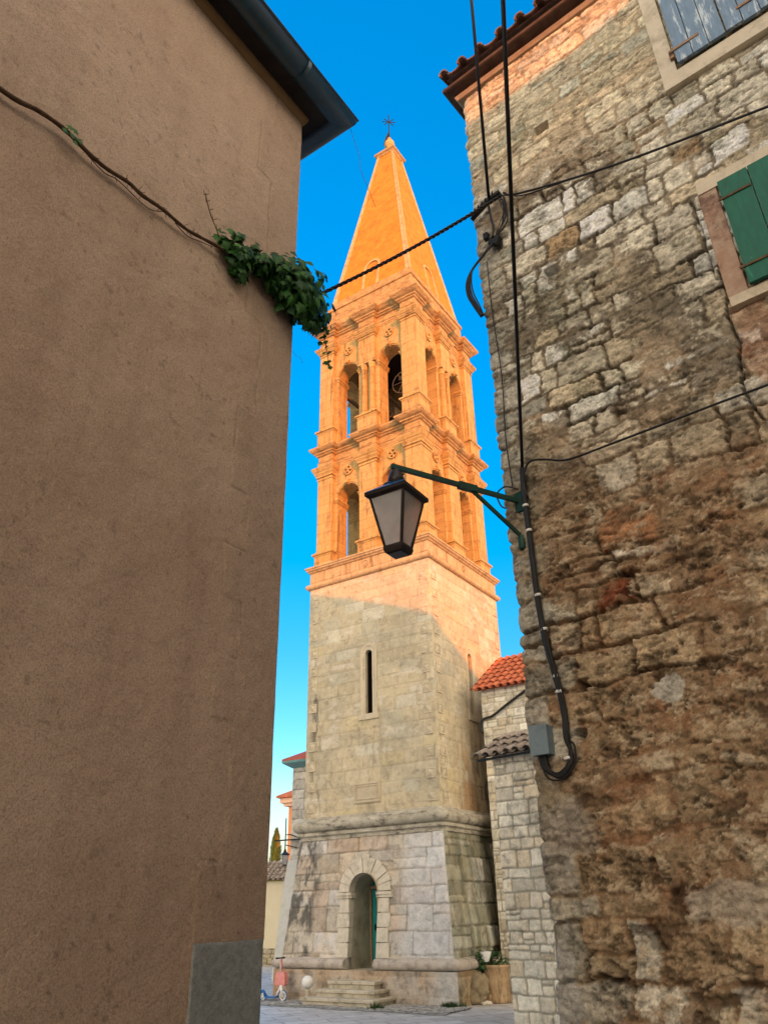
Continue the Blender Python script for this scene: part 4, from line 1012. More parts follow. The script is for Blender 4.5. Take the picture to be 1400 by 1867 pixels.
w1 = wn.build('window', FRS, rh, True); w1['label'] = 'upper window with stone frame and worn blue shutters'
for (u0, u1, sdd) in ((1.785, 2.118, 1), (2.124, 2.46, 2)):
    s_ = MB(); shutter(s_, u0, u1, 6.885, 8.1, .06, 3, sdd); s_.build('shutter', SHBLUE, w1, True)
hm = MB()
for (u0, u1, z) in ((1.75, 1.965, 7.03), (2.22, 2.47, 7.03), (1.75, 1.965, 7.86), (2.22, 2.47, 7.86)): rbox(hm, u0, u1, .087, .093, z-.011, z+.011)
rbox(hm, 1.745, 1.78, .045, .075, 6.98, 7.05)
hm.split('hinge', RUSTL, w1, True)
wn = MB() # lower window, green shutters
rbox(wn, 1.66, 2.5, -.1, .045, 5.665, 5.77)
w2 = wn.build('window', FRS, rh, True)
wn = MB(); rbox(wn, 1.66, 2.5, -.1, .05, 4.72, 4.79); wn.build('sill', FRS, w2, True); w2['label'] = 'lower window with reddish jamb and green shutters'
j = MB(); rbox(j, 1.655, 1.768, -.1, .038, 4.792, 5.663); rbox(j, 2.42, 2.5, -.1, .038, 4.792, 5.663); j.split('jamb', FRR, w2, True)
for (u0, u1, sdd) in ((1.785, 2.15, 3), (2.156, 2.41, 4)):
    s_ = MB(); shutter(s_, u0, u1, 4.805, 5.655, .055, 2, sdd); s_.build('shutter', SHGREEN, w2, True)
hm = MB()
for (u0, u1, z) in ((1.765, 1.96, 5.50), (2.15, 2.41, 5.50), (1.765, 1.98, 4.93), (2.15, 2.41, 4.93)): rbox(hm, u0, u1, .082, .088, z-.008, z+.008)
hm.split('hinge', RUST, w2, True)
#@@STREETLAMP
# ================================================================== STREET LAMP ON THE RIGHT WALL
lm = empty('street_lamp', RP(.127, 3.99)); tag(lm, 'black four sided glass lantern on a dark green iron wall bracket', 'street lamp', 'street lamps')
ax = Vector((math.sin(R(240)), math.cos(R(240)), 0)); ay = Vector((ax.y, -ax.x, 0))
b = MB()
def bar(mb, p, q, wd, ht):
    p = Vector(p); q = Vector(q); t = (q-p).normalized(); s_ = t.cross(Vector((0, 0, 1))).normalized(); n_ = s_.cross(t)
    mb.loft([[c+s_*a*wd+n_*d*ht for a, d in ((-.5, -.5), (.5, -.5), (.5, .5), (-.5, .5))] for c in (p, q)])
end = ax*.955
bar(b, -ax*.06, end+ax*.03, .022, .03); b.build('arm', GREENP, lm, True)
b = MB(); bar(b, ax*.40+Vector((0, 0, -.012)), Vector(RP(.103, 3.715)-RP(.127, 3.99))-ax*.04, .014, .026)
bar(b, ax*.36+Vector((0, 0, -.002)), ax*.50+Vector((0, 0, -.002)), .034, .046); b.build('brace', GREENP, lm, True)
b = MB(); b.box(-.03, .03, -.03, .03, -.08, .06, Matrix.Rotation(R(39), 4, 'Z')); b.lathe([(.02, -.05), (.028, -.04), (.028, .04), (.02, .05)], tuple(Vector(RP(.103, 3.70)-RP(.127, 3.99))), 8); b.split('wall_plate', GREENP, lm)
def lantern(parent, top, sc, rz, hat=LANT, roofm=BLUEM):
    """top: hanging point; tapered four-sided lantern"""
    M = Matrix.Translation(top) @ Matrix.Rotation(rz, 4, 'Z') @ Matrix.Diagonal((sc*.89, sc*.89, sc, 1))
    sq = lambda s, z: [M @ Vector((x*s, y*s, z)) for x, y in ((-1, -1), (1, -1), (1, 1), (-1, 1))]
    rd = lambda r, z: [M @ Vector((r*math.cos(2*math.pi*i/16), r*math.sin(2*math.pi*i/16), z)) for i in range(16)]
    b = MB(); b.loft([rd(.02, .0), rd(.035, -.02), rd(.05, -.05), rd(.058, -.08), rd(.058, -.10), rd(.05, -.105)], True, True, True, True)
    b.loft([sq(.052, -.10), sq(.065, -.115), sq(.058, -.13), sq(.058, -.135)])
    # frame rim, corner posts, bottom
    ZT_, ZB_ = -.215, -.545; T_, B_ = .140, .066
    b.loft([sq(.158, ZT_+.022), sq(.158, ZT_+.002), sq(.135, ZT_-.012), sq(.125, ZT_-.010), sq(.125, ZT_+.01)], False, False)
    for x, y in ((-1, -1), (1, -1), (1, 1), (-1, 1)):
        b.loft([[M @ Vector((x*(s-dx), y*(s-dy), z)) for dx, dy in ((0, 0), (.016, 0), (.016, .016), (0, .016))] for s, z in ((T_-.002, ZT_), (B_+.002, ZB_))])
    b.loft([sq(B_+.004, ZB_+.014), sq(B_+.006, ZB_-.004), sq(B_-.002, ZB_-.028), sq(B_-.016, ZB_-.036)])
    fr = b.build('lantern', hat, parent, True)
    b = MB(); b.loft([sq(.160, ZT_+.024), sq(.150, ZT_+.034), sq(.058, ZT_+.098), sq(.056, ZT_+.10)]); b.build('lantern_roof', roofm, fr, True)
    for k in range(4):
        b = MB(); Mk = M @ Matrix.Rotation(k*math.pi/2, 4, 'Z')
        q = lambda s, z, hw: (Mk @ Vector((-hw, -s, z)), Mk @ Vector((hw, -s, z)))
        a0, a1 = q(T_-.008, ZT_, T_-.014); c0, c1 = q(B_-.006, ZB_+.008, B_-.010)
        d0, d1 = q(T_-.011, ZT_, T_-.014); e0, e1 = q(B_-.009, ZB_+.008, B_-.010)
        b.loft([[c0, c1, a1, a0], [e0, e1, d1, d0]]); b.build('pane', GLASS, fr, True)
    b = MB(); b.lathe([(.004, -.24), (.024, -.245), (.024, -.28), (.038, -.31), (.045, -.34), (.036, -.375), (.008, -.39)], (0, 0, 0), 14)
    b.v = [tuple(M @ Vector(v_)) for v_ in b.v]; b.build('bulb', WHITEP, fr)
lantern(lm, end+Vector((0, 0, -.012)), .98, R(-32))
#@@CABLES
# ================================================================== CABLES
def cable(name, pts, r, label, group=None, mat=RUBBER, n=6, seg=7, cat='cable'):
    b = MB(); b.tube(smooth_pts(pts, n) if len(pts) > 2 else pts, r, seg); o = b.build(name, mat); tag(o, label, cat, group); return o
camO = Vector((0, 0, 1.6))
def twist(name, p, q, r, label, n=3, sag=.03, rad=.012, turns=10):
    t = empty(name, p); tag(t, label, 'cable', 'overhead cables')
    p = Vector(p); q = Vector(q); d = (q-p); a = d.normalized().orthogonal().normalized(); c_ = d.normalized().cross(a)
    for i in range(n):
        b = MB(); pts = []
        for k in range(81):
            f = k/80; an = 2*math.pi*(turns*f+i/n); pts.append(d*f+(a*math.cos(an)+c_*math.sin(an))*rad+Vector((0, 0, -sag*4*f*(1-f))))
        b.tube(pts, r, 6); b.build('strand', RUBBER, t)
twist('cable_bundle', RP(.30, 6.70, .07), LP(-.04, 5.50, .03), .007, 'thick twisted black cable bundle strung across the gap in front of the spire', 3, .05, .009, 14)
cable('overhead_cable', [Vector((.703, 2.917, 9.222)), RP(.217, 6.69, .12)], .013, 'thinner black cable dropping from the sky to the tangled wall junction', 'overhead cables')
cable('overhead_cable', [Vector((.525, 1.512, 5.543)), RP(.19, 4.21, .05)], .0115, 'longest thick black cable running straight down to the wall beside the lamp bracket', 'overhead cables')
cable('wall_cable', [RP(.32, 6.73, .06), RP(.45, 6.63, .05), RP(1.2, 6.33, .055), RP(2.17, 6.06, .055), RP(3.2, 5.8, .055)], .009, 'black cable stretched along the stone wall between the two shuttered windows', 'cables along the stone wall')
cable('wall_cable', [RP(.32, 6.71, .05), RP(.5, 6.58, .045), RP(.9, 6.44, .05)], .005, 'short thin wire under the upper wall cable', 'cables along the stone wall')
cable('wall_cable', [RP(.20, 3.97, .05), RP(.195, 4.12, .06), RP(.25, 4.22, .06), RP(.36, 4.20, .05), RP(.51, 4.14, .045), RP(.8, 4.13, .05), RP(1.2, 4.125, .055), RP(1.72, 4.12, .055), RP(3.0, 4.08, .055)], .0075, 'black cable looping up and running right across the wall below the cracked stones', 'cables along the stone wall')
cable('wall_cable', [RP(.10, 6.12, .05), RP(.095, 5.6, .045), RP(.11, 5.0, .04), RP(.09, 4.5, .045), RP(.10, 4.1, .045)], .0045, 'thin wire dropping down the corner stones from the cable loop', 'cables along the stone wall')
cable('wall_cable', [RP(.14, 4.06, .05), RP(.05, 4.11, .055), RP(-.02, 4.08, .05), RP(-.01, 4.0, .03), RP(.03, 3.96, .04)], .0055, 'thin wire hooked round the corner above the lamp bracket', 'cables along the stone wall')
# tangled junction at the upper anchor
jx = empty('cable_junction', RP(.217, 6.69)); tag(jx, 'tangled black wire junction with drip loop hanging off the wall corner', 'cable junction')
jo = RP(.217, 6.69)
def jt(name, pts, r, mat=RUBBER, seg=6): b = MB(); b.tube(smooth_pts([p-jo for p in pts], 6), r, seg); b.build(name, mat, jx)
b = MB(); rg = random.Random(5)
b.tube([RP(.02, 6.62, .08)-jo, RP(.10, 6.67, .085)-jo, RP(.20, 6.715, .085)-jo, RP(.30, 6.74, .08)-jo], [.018, .026, .028, .02], 9)
for i in range(7):
    u_ = .03+i*.035; b.tube([RP(u_, 6.64+i*.014, .06)-jo, RP(u_+.005, 6.645+i*.014, .115)-jo, RP(u_+.018, 6.66+i*.012, .125)-jo], .006, 5)
b.build('anchor_clamp', RUBBER, jx)
for i in range(9): # loose wires from anchor to splitter
    a0 = rg.uniform(-.02, .05); pts = [RP(.26+a0, 6.72, .07), RP(.31+a0*.9+rg.uniform(-.03, .04), 6.58+rg.uniform(-.03, .03), .07+rg.uniform(0, .05)), RP(.29+a0*.8+rg.uniform(-.02, .03), 6.42+rg.uniform(-.03, .03), .08), RP(.21+rg.uniform(-.02, .02), 6.30, .07)]
    jt('loose_wire', pts, rg.choice((.0028, .0035, .006)))
jt('loose_wire', [RP(.20, 6.66, .11), RP(.205, 6.5, .10), RP(.21, 6.40, .09), RP(.19, 6.30, .08)], .009)
b = MB(); b.box(-.045, .045, -.02, .03, -.035, .035, Matrix.Translation(RP(.195, 6.28, .06)-jo) @ Matrix.Rotation(R(-39), 4, 'Z') @ Matrix.Rotation(R(35), 4, 'Y')); b.box(-.02, .02, -.02, .02, -.03, .03, Matrix.Translation(RP(.13, 6.36, .07)-jo) @ Matrix.Rotation(R(-39), 4, 'Z'))
b.build('splitter', IRON, jx)
for i in range(4): # drip loop swinging off the corner
    e = i*.014
    jt('drip_loop', [RP(.18, 6.25+e*.4, .07), RP(.08, 6.17+e*.3, .08), RP(-.02+e*.3, 6.08+e*.3, .09), RP(-.075+e, 5.98, .09), RP(-.08+e*1.2, 5.86, .08), RP(-.045+e, 5.74, .06), RP(-.01+e*.5, 5.64, .03)], .0095 if i < 2 else .006)
# bundle running down to the meter box
cb = empty('cable_run', RP(.19, 4.2)); tag(cb, 'bundle of black cables running down the stone wall and looping up into the grey box', 'cable bundle')
co_ = RP(.19, 4.2)
path = [(.186, 4.20), (.180, 3.95), (.184, 3.66), (.192, 3.28), (.212, 3.02), (.232, 2.84), (.246, 2.72), (.262, 2.56), (.268, 2.44)]
rg = random.Random(9)
for i in range(7):
    an = 2*math.pi*i/7; pts = []
    for k, (u_, z_) in enumerate(path):
        sp = .010+(.008*math.sin(k*1.3+i) if k > 2 else 0); pts.append(RP(u_+math.cos(an)*sp, z_, .05+math.sin(an)*sp))
    tail = [(.268+.004*i, 2.36-.004*i), (.245, 2.30-.007*i), (.19, 2.265-.006*i), (.15-.006*i, 2.275), (.125-.009*i, 2.31), (.118-.01*i, 2.38)]
    if i >= 5: tail = [(.30, 2.40), (.295, 2.32), (.25, 2.26), (.18, 2.23), (.11, 2.26), (.085, 2.38)]
    pts += [RP(a, z_, .05) for a, z_ in tail]
    b = MB(); b.tube(smooth_pts([p-co_ for p in pts], 5), .0085 if i < 4 else .0055, 6); b.build('strand', RUBBER, cb)
b = MB()
for (u_, z_) in ((.181, 3.92), (.184, 3.74), (.191, 3.30), (.206, 3.08), (.238, 2.79), (.25, 2.70), (.250, 2.335)):
    b.tube([RP(u_-.001, z_+.008, .05)-co_, RP(u_+.001, z_-.008, .05)-co_], .0205, 10)
b.split('cable_tie', WHITEP, cb)
bx = empty('meter_box', RP(.11, 2.37, 0)); tag(bx, 'small blue grey plastic junction box on the stone wall', 'junction box')
M = Matrix.Rotation(math.atan2(DR[1], DR[0]), 4, 'Z')
b = MB(); b.box(-.054, .054, -.085, -.0, 0, .158, M); b.build('box_body', BOXG, bx)
b = MB(); b.box(-.057, .057, -.095, -.0855, -.003, .161, M); b.build('box_lid', BOXG, bx)

# ================================================================== IVY ON THE LEFT WALL
iv = empty('ivy_vine', LP(.77, 5.35)); tag(iv, 'climbing ivy with a bare brown stem and a dark leafy clump over the wall corner', 'ivy')
io = LP(.77, 5.35); rg = random.Random(12)
st = [(3.2, 5.16), (2.6, 5.18), (2.177, 5.19), (2.0, 5.235), (1.854, 5.255), (1.72, 5.235), (1.595, 5.243), (1.45, 5.262), (1.355, 5.258), (1.2, 5.285), (1.03, 5.289), (.9, 5.325), (.765, 5.357), (.6, 5.40), (.4, 5.45), (.2, 5.48), (0, 5.52)]
pts = smooth_pts([LP(u_, z_+rg.uniform(-.008, .008), .035+rg.uniform(-.01, .012))-io for u_, z_ in st], 6)
b = MB(); b.tube(pts, [.0135-.004*i/len(pts)+rg.uniform(-.0012, .0012) for i in range(len(pts))], 7)
for _ in range(60):
    i = rg.randrange(8, len(pts)-12); p = pts[i]; d = Vector((rg.uniform(-1, 1), rg.uniform(-1, 1), rg.uniform(-1, 1)))*.035
    b.tube([p, p+d*.5+Vector(DL)*.01, p+d], .0018, 4)
b.build('stem', BARK, iv)
b = MB()
for off in (0, 1): b.tube(smooth_pts([LP(a, z_, .03)-io for a, z_ in (((1.78, 5.25), (1.6, 5.205), (1.5, 5.23), (1.3, 5.21), (1.2, 5.27)) if off else ((1.1, 5.27), (1.0, 5.25), (.9, 5.29), (.8, 5.33)))], 5), .003, 5)
b.tube(smooth_pts([LP(.75, 5.40, .04)-io, LP(.80, 5.47, .05)-io, LP(.85, 5.53, .05)-io, LP(.905, 5.60, .06)-io, LP(.93, 5.67, .06)-io], 5), .0035, 5)
for (a, z_) in ((.80, 5.47), (.84, 5.52), (.88, 5.57), (.91, 5.62), (.93, 5.66)):
    for s_ in (-1, 1): b.tube([LP(a, z_, .05)-io, LP(a+.02*s_, z_+.02, .065)-io], .002, 4)
b.build('tendril', BARK, iv)
LEAFO = [(0, 0), (.18, -.12), (.42, -.16), (.36, .06), (.60, .22), (.36, .36), (.30, .52), (.10, .66), (0, 1.0), (-.10, .66), (-.30, .52), (-.36, .36), (-.60, .22), (-.36, .06), (-.42, -.16), (-.18, -.12)]
def leaf(mb, p, nrm, size, rg, down=None):
    nrm = Vector(nrm).normalized(); t = Vector((rg.uniform(-.5, .5), rg.uniform(-.5, .5), -1)) if down is None else down
    t = (t-nrm*t.dot(nrm)).normalized(); s_ = nrm.cross(t); sx = size*rg.uniform(.8, 1.15)
    vs_ = [p+nrm*(.1*size)]
    for x, y_ in LEAFO: vs_.append(p+s_*x*sx+t*y_*size-nrm*(abs(x)*.28+.12*y_*y_)*size)
    mb.add(vs_, [(0, i+1, (i+1) % 16+1) for i in range(16)], True)
b = MB()
def clump(c, r, n, s0_, s1_, out):
    for _ in range(n):
        d = Vector((rg.gauss(0, 1), rg.gauss(0, 1), rg.gauss(0, 1))).normalized()
        p = c+Vector((d.x*r[0], d.y*r[1], d.z*r[2]))*rg.uniform(.35, 1.25)
        q = p+io; o_ = (q-LP(0, 0)).dot(Vector(NL)); uu = (q-LP(0, 0)).dot(Vector(DL))
        if uu > -.0 and o_ < .015: p = p+Vector(NL)*(.02-o_+rg.uniform(0, .04))
        n_ = (d*.7+Vector(out)*.7+Vector((rg.uniform(-.4, .4), rg.uniform(-.4, .4), rg.uniform(-.2, .5)))).normalized()
        leaf(b, p, n_, s0_+(s1_*1.35-s0_)*rg.random()**1.8, rg)
for (u_, z_, o_, r, n) in ((.72, 5.45, .06, .06, 30), (.64, 5.47, .07, .08, 50), (.60, 5.36, .08, .09, 60), (.57, 5.28, .07, .06, 30), (.50, 5.50, .08, .06, 44), (.42, 5.47, .09, .08, 60), (.33, 5.52, .10, .09, 70), (.25, 5.46, .12, .12, 110),
                            (.15, 5.55, .13, .14, 150), (.12, 5.40, .14, .15, 170), (.05, 5.56, .14, .14, 150), (.02, 5.33, .13, .13, 130), (-.05, 5.55, .10, .10, 90), (-.08, 5.42, .12, .13, 130), (-.13, 5.36, .11, .09, 60)):
    clump(LP(u_, z_, o_)-io, (r, r, r*.9), n, .035, .065, NL)
b.build('foliage', IVYL, iv)
# hanging strand off the corner
strand = [LP(-.12, 5.42, .14), LP(-.15, 5.33, .15), LP(-.165, 5.25, .155), LP(-.17, 5.16, .16), LP(-.19, 5.07, .165), LP(-.20, 5.0, .17), LP(-.215, 4.95, .175)]
b = MB(); b.tube(smooth_pts([p-io for p in strand], 5), .0025, 5); b.build('hanging_stem', BARK, iv)
b = MB()
for i, p in enumerate(smooth_pts(strand, 3)):
    for _ in range(2 if i < 9 else 1): leaf(b, p-io+Vector((rg.uniform(-.03, .03), rg.uniform(-.02, .02), rg.uniform(-.02, .02))), (rg.uniform(-.6, .3), -1, rg.uniform(-.3, .4)), rg.uniform(.032, .052)*(1-.015*i), rg)
b.build('hanging_foliage', IVYL, iv)
# small shoot with a leaf further left along the stem
b = MB()
for (a, z_) in ((1.845, 5.27), (1.81, 5.275), (1.78, 5.235), (1.86, 5.225), (1.82, 5.23), (1.80, 5.20)): leaf(b, LP(a, z_, .07)-io, Vector(NL)+Vector((rg.uniform(-.3, .3), 0, .3)), .042, rg)
b.build('shoot', IVYL, iv)
tw1 = cable('dry_twig', [LP(-.29, 7.62, .26), LP(-.36, 7.42, .28), LP(-.40, 7.2, .31), LP(-.37, 7.05, .33), LP(-.43, 6.9, .35), LP(-.52, 6.72, .37)], .0022, 'thin dry twig dangling from the gutter corner against the sky', None, BARK, 5, 4, 'twig')
tw2 = cable('dry_tendril', [LP(0, 5.05, .01), LP(-.03, 5.02, .02), LP(-.06, 5.02, .03), LP(-.09, 4.99, .03)], .0015, 'tiny dry tendril poking out from the brown wall edge below the ivy', None, BARK, 5, 4, 'twig')
#@@PLAZA
# ================================================================== OTHER BUILDINGS
def azp(az, d, z=0): return Vector((math.sin(R(az))*d, math.cos(R(az))*d, z))
def wall_panel(name, P0, dirv, nrm, W, z0, z1, res, mat, parent, hf, wf, pal, seed, joint=(.2, .18, .14), warp=.012, relief=.015, split=.2, jw=(.004, .016), lean=None):
    u = np.arange(0, W+res, res); v = np.arange(z0, z1+res, res); U, V = np.meshgrid(u, v)
    D, r1, r2, r3, J = layout(U, V, hf, wf, seed, warp, split)
    c = pick(pal, r1)*(.85+.3*r2)[..., None]; n = fbm(U, V, 6, seed+4, 6, .68)
    c = lerp(np.broadcast_to(np.array(joint), c.shape), c, sst(*jw, D)); c = c*(1-.35*sst(.55, .7, n))[..., None]
    h = relief*sst(0, .03, D)*(.5+r3)+relief*(n-.5)
    P = np.array(dirv)*U[..., None]+np.array(nrm)*h[..., None]
    if lean is not None: P = P+np.array(lean)*sst(z1, z0, V)[..., None]
    P[..., 2] = V; P = P+np.array([P0[0], P0[1], 0])-np.array(parent.location)*[1, 1, 1]
    return gridmesh(name, P, c, mat, parent)
PALP = [(4, (.82, .71, .52)), (3, (.86, .77, .59)), (2, (.76, .62, .42)), (1, (.64, .56, .42))]
# near pale stone house between the tower and the rubble wall
nh = empty('pale_stone_house', azp(7.44, 13.6)); tag(nh, 'low pale stone house with lean-to grey tile roof beside the rubble house corner', 'house')
n0 = azp(7.44, 13.6); d1 = v3(math.sin(R(133)), math.cos(R(133)), 0); n1_ = v3(math.sin(R(223)), math.cos(R(223)), 0)
d2 = v3(math.sin(R(20)), math.cos(R(20)), 0)
wall_panel('front_wall', n0, d1, n1_, 3.0, 0, 3.95, .014, VCPALE, nh, lambda z, g: g.uniform(.13, .27), lambda z, g: g.uniform(.17, .44), PALP, 5, (.42, .37, .28), .024, .022, .18, (.006, .018))
wall_panel('side_wall', n0, d2, (-d2[1], d2[0], 0), 3.0, 0, 3.95, .05, VCPALE, nh, lambda z, g: g.uniform(.12, .2), lambda z, g: g.uniform(.15, .3), PALP, 6)
rf = MB(); sl = .5; nn = Vector(n1_); dn = (nn*math.cos(sl)+Vector((0, 0, -math.sin(sl))))
e0 = n0+nn*.14-Vector(d1)*.20; e0.z = 3.92; L = .95
tile_roof(rf, e0-dn*L-n0, d1, dn, 2.4, L, .20, .34, .078, 8)
rf.build('roof', TILEG, nh)
gb = MB(); gp = e0-n0+Vector((0, 0, -.03)); gb.tube([gp-Vector(d1)*.03, gp+Vector(d1)*2.4], .022, 8); gb.build('gutter', IRON, nh)
bb = MB()
def wbox(mb, P0, dv, nv_, u0, u1, o0, o1, z0, z1):
    q = [(u0, o0), (u1, o0), (u1, o1), (u0, o1)]; dv = Vector(dv); nv_ = Vector(nv_)
    mb.loft([[Vector(P0)*1+dv*a+nv_*b+Vector((0, 0, z)) for a, b in q] for z in (z0, z1)])
wbox(bb, (0, 0, 0), d1, n1_, .05, 3.0, -.06, -1.6, 0, 3.9); bb.build('house_body', PLBR, nh, True)
# back pale house with orange tile roof
bh = empty('tiled_stone_house', azp(7.0, 19)); tag(bh, 'pale stone house with bright orange tile roof right of the tower', 'house')
b0 = azp(6.93, 19); d3 = v3(math.sin(R(122)), math.cos(R(122)), 0); n3_ = v3(math.sin(R(212)), math.cos(R(212)), 0)
wall_panel('front_wall', b0, d3, n3_, 3.6, 0, 6.50, .02, VCPALE, bh, lambda z, g: g.uniform(.14, .24), lambda z, g: g.uniform(.18, .42), [(4, (.60, .56, .45)), (3, (.66, .64, .55)), (2, (.54, .48, .36))], 15, (.34, .31, .24), .01, .015, .2)
d4 = v3(math.sin(R(33)), math.cos(R(33)), 0)
wall_panel('side_wall', b0, d4, (-d4[1], d4[0], 0), 4.0, 0, 6.35, .06, VCPALE, bh, lambda z, g: g.uniform(.14, .24), lambda z, g: g.uniform(.18, .42), PALP, 16)
rf = MB(); sl = R(34); dn = Vector(n3_)*math.cos(sl)+Vector((0, 0, -math.sin(sl))); e0 = b0+Vector(n3_)*.16-Vector(d3)*.12; e0.z = 6.42
tile_roof(rf, e0-dn*2.0-bh.location, d3, dn, 3.6, 2.0, .19, .33, .075, 18)
# hip slope on the gap side closes the roof
pk = e0-dn*2.0-bh.location
rf.build('roof', TILE, bh)
bb = MB(); wbox(bb, b0-bh.location, d3, n3_, .04, 3.6, -.04, -4, 0, 6.46); bb.build('house_body', PLBR, bh, True)
cable('house_cable', [b0+Vector(d3)*1.2+Vector(n3_)*.06+Vector((0, 0, 6.28)), b0+Vector(d3)*.7+Vector(n3_)*.07+Vector((0, 0, 6.02)), b0+Vector(d3)*.3+Vector(n3_)*.07+Vector((0, 0, 5.80)), b0+Vector(d3)*.06+Vector(n3_)*.08+Vector((0, 0, 5.75)), b0-Vector(d3)*.05+Vector(n3_)*.08+Vector((0, 0, 5.6)), b0-Vector(d3)*.01+Vector(n3_)*.08+Vector((0, 0, 5.42))], .03, 'sagging dark cable under the orange tile roof', None)
# church flank behind the tower on the left
ch = empty('church', azp(-6.86, 26)); tag(ch, 'grey stone church wall with red tile roof showing left of the tower', 'church')
c0 = azp(-6.86, 26); d5 = v3(math.sin(R(118)), math.cos(R(118)), 0); n5_ = v3(math.sin(R(208)), math.cos(R(208)), 0)
wall_panel('front_wall', c0, d5, n5_, 3.2, 0, 5.95, .03, VCPALE, ch, lambda z, g: g.uniform(.2, .36), lambda z, g: g.uniform(.35, .8), [(3, (.40, .38, .33)), (3, (.46, .44, .39)), (1, (.50, .46, .38))], 25, (.22, .2, .17), .03, .02, .1)
bt = MB(); # battered buttress at the corner
nn = Vector(n5_); dd = Vector(d5)
def cq(u_, o_, z_): return dd*u_+nn*o_+Vector((0, 0, z_))
bt.loft([[cq(-.36, .25, 0), cq(1.2, .25, 0), cq(1.2, -3, 0), cq(-.36, -3, 0)], [cq(-.12, .12, 2.6), cq(1.2, .12, 2.6), cq(1.2, -3, 2.6), cq(-.12, -3, 2.6)], [cq(-.07, .05, 3.05), cq(1.2, .05, 3.05), cq(1.2, -3, 3.05), cq(-.07, -3, 3.05)], [cq(-.0, .01, 3.25), cq(1.2, .01, 3.25), cq(1.2, -3, 3.25), cq(-.0, -3, 3.25)]])
bt.build('buttress', mat_noise('grey_buttress_stone', (.44, .44, .40), (.56, .56, .52), 2, .9, .6, .02, 12, dark=(.25, .24, .2), dscale=2), ch, True)
bb = MB(); wbox(bb, (0, 0, 0), d5, n5_, .0, 8, -.05, -5, 0, 5.94); bb.build('nave_body', LIMED, ch, True)
rf = MB(); rf.loft([[cq(-.26, .3, 6.02), cq(8, .3, 6.02), cq(8, -5.3, 6.02), cq(-.26, -5.3, 6.02)], [cq(-.26, .3, 6.12), cq(8, .3, 6.12), cq(8, -5.3, 6.12), cq(-.26, -5.3, 6.12)], [cq(2.2, -2.4, 7.5), cq(8, -2.4, 7.5), cq(8, -2.6, 7.5), cq(2.2, -2.6, 7.5)]])
rf.build('roof', mat_noise('dull_red_tiles', (.34, .07, .05), (.45, .12, .08), 6, .85, .5, .02, 14), ch, True)
gg = MB(); gg.loft([[cq(-.26, .32, 6.06), cq(8, .32, 6.06), cq(8, .0, 6.06), cq(-.26, .0, 6.06)], [cq(-.24, .30, 5.99), cq(8, .30, 5.99), cq(8, .0, 5.99), cq(-.24, .0, 5.99)], [cq(-.02, .06, 5.86), cq(8, .06, 5.86), cq(8, 0, 5.86), cq(-.02, 0, 5.86)]])
gg.build('gutter', mat_noise('pale_teal_gutter', (.10, .22, .22), (.16, .30, .29), 3, .5, .1, .003, 20), ch, True)
gw = MB(); gw.box(-.55, 1.3, -.02, .02, -.02, .02, Matrix.Translation(Vector((0, 0, 3.72))+nn*.1) @ Matrix.Rotation(math.atan2(d5[1], d5[0]), 4, 'Z')); gw.build('tie_rod', IRON, ch)
# far orange house
oh = empty('orange_house', azp(-7.1, 44)); tag(oh, 'sunlit orange plastered house with red roof in the far gap left of the tower', 'house')
M = Matrix.Rotation(R(-28), 4, 'Z')
b = MB(); b.box(0, 7, 0, 8, 0, 7.0, M); b.build('wall', ORANGEW, oh)
b = MB(); b.box(-.35, 7.35, -.35, 8.35, 7.001, 7.25, M); b.box(-.2, 7.2, -.2, 8.2, 6.85, 7.0, M); b.build('cornice', mat_noise('pale_orange_cornice', (.68, .42, .28), (.74, .48, .33), 2), oh)
b = MB(); b.loft([[M @ Vector(p) for p in q] for q in (((-.5, -.5, 7.26), (7.5, -.5, 7.26), (7.5, 8.5, 7.26), (-.5, 8.5, 7.26)), ((-.5, -.5, 7.36), (7.5, -.5, 7.36), (7.5, 8.5, 7.36), (-.5, 8.5, 7.36)), ((3, 3, 9.2), (4, 3, 9.2), (4, 5, 9.2), (3, 5, 9.2)))]); b.build('roof', TILE, oh, True)
# cream wall house at the far side of the square
ck = empty('cream_outbuilding', azp(-8.0, 33.5)); tag(ck, 'low cream plastered outbuilding with grey tile roof beyond the square', 'outbuilding')
d6 = v3(math.sin(R(100)), math.cos(R(100)), 0); n6 = v3(math.sin(R(190)), math.cos(R(190)), 0)
b = MB(); wbox(b, (0, 0, 0), d6, n6, -5, 1.6, 0, -5, .55, 2.85); b.build('wall', CREAM, ck, True)
pb = azp(-8.0, 33.5)-Vector(d6)*5
wall_panel('stone_footing', pb, d6, n6, 6.7, 0, .56, .03, VCPALE, ck, lambda z, g: g.uniform(.12, .2), lambda z, g: g.uniform(.2, .4), [(3, (.34, .30, .2)), (2, (.4, .35, .25))], 35, (.1, .09, .06), .02, .04, .1)
rf = MB(); sl = R(24); dn = Vector(n6)*math.cos(sl)+Vector((0, 0, -math.sin(sl))); e0 = Vector(n6)*.2-Vector(d6)*5+Vector((0, 0, 2.88))
tile_roof(rf, e0-dn*1.8, d6, dn, 6.8, 1.8, .2, .36, .08, 28); rf.build('roof', TILEG, ck)
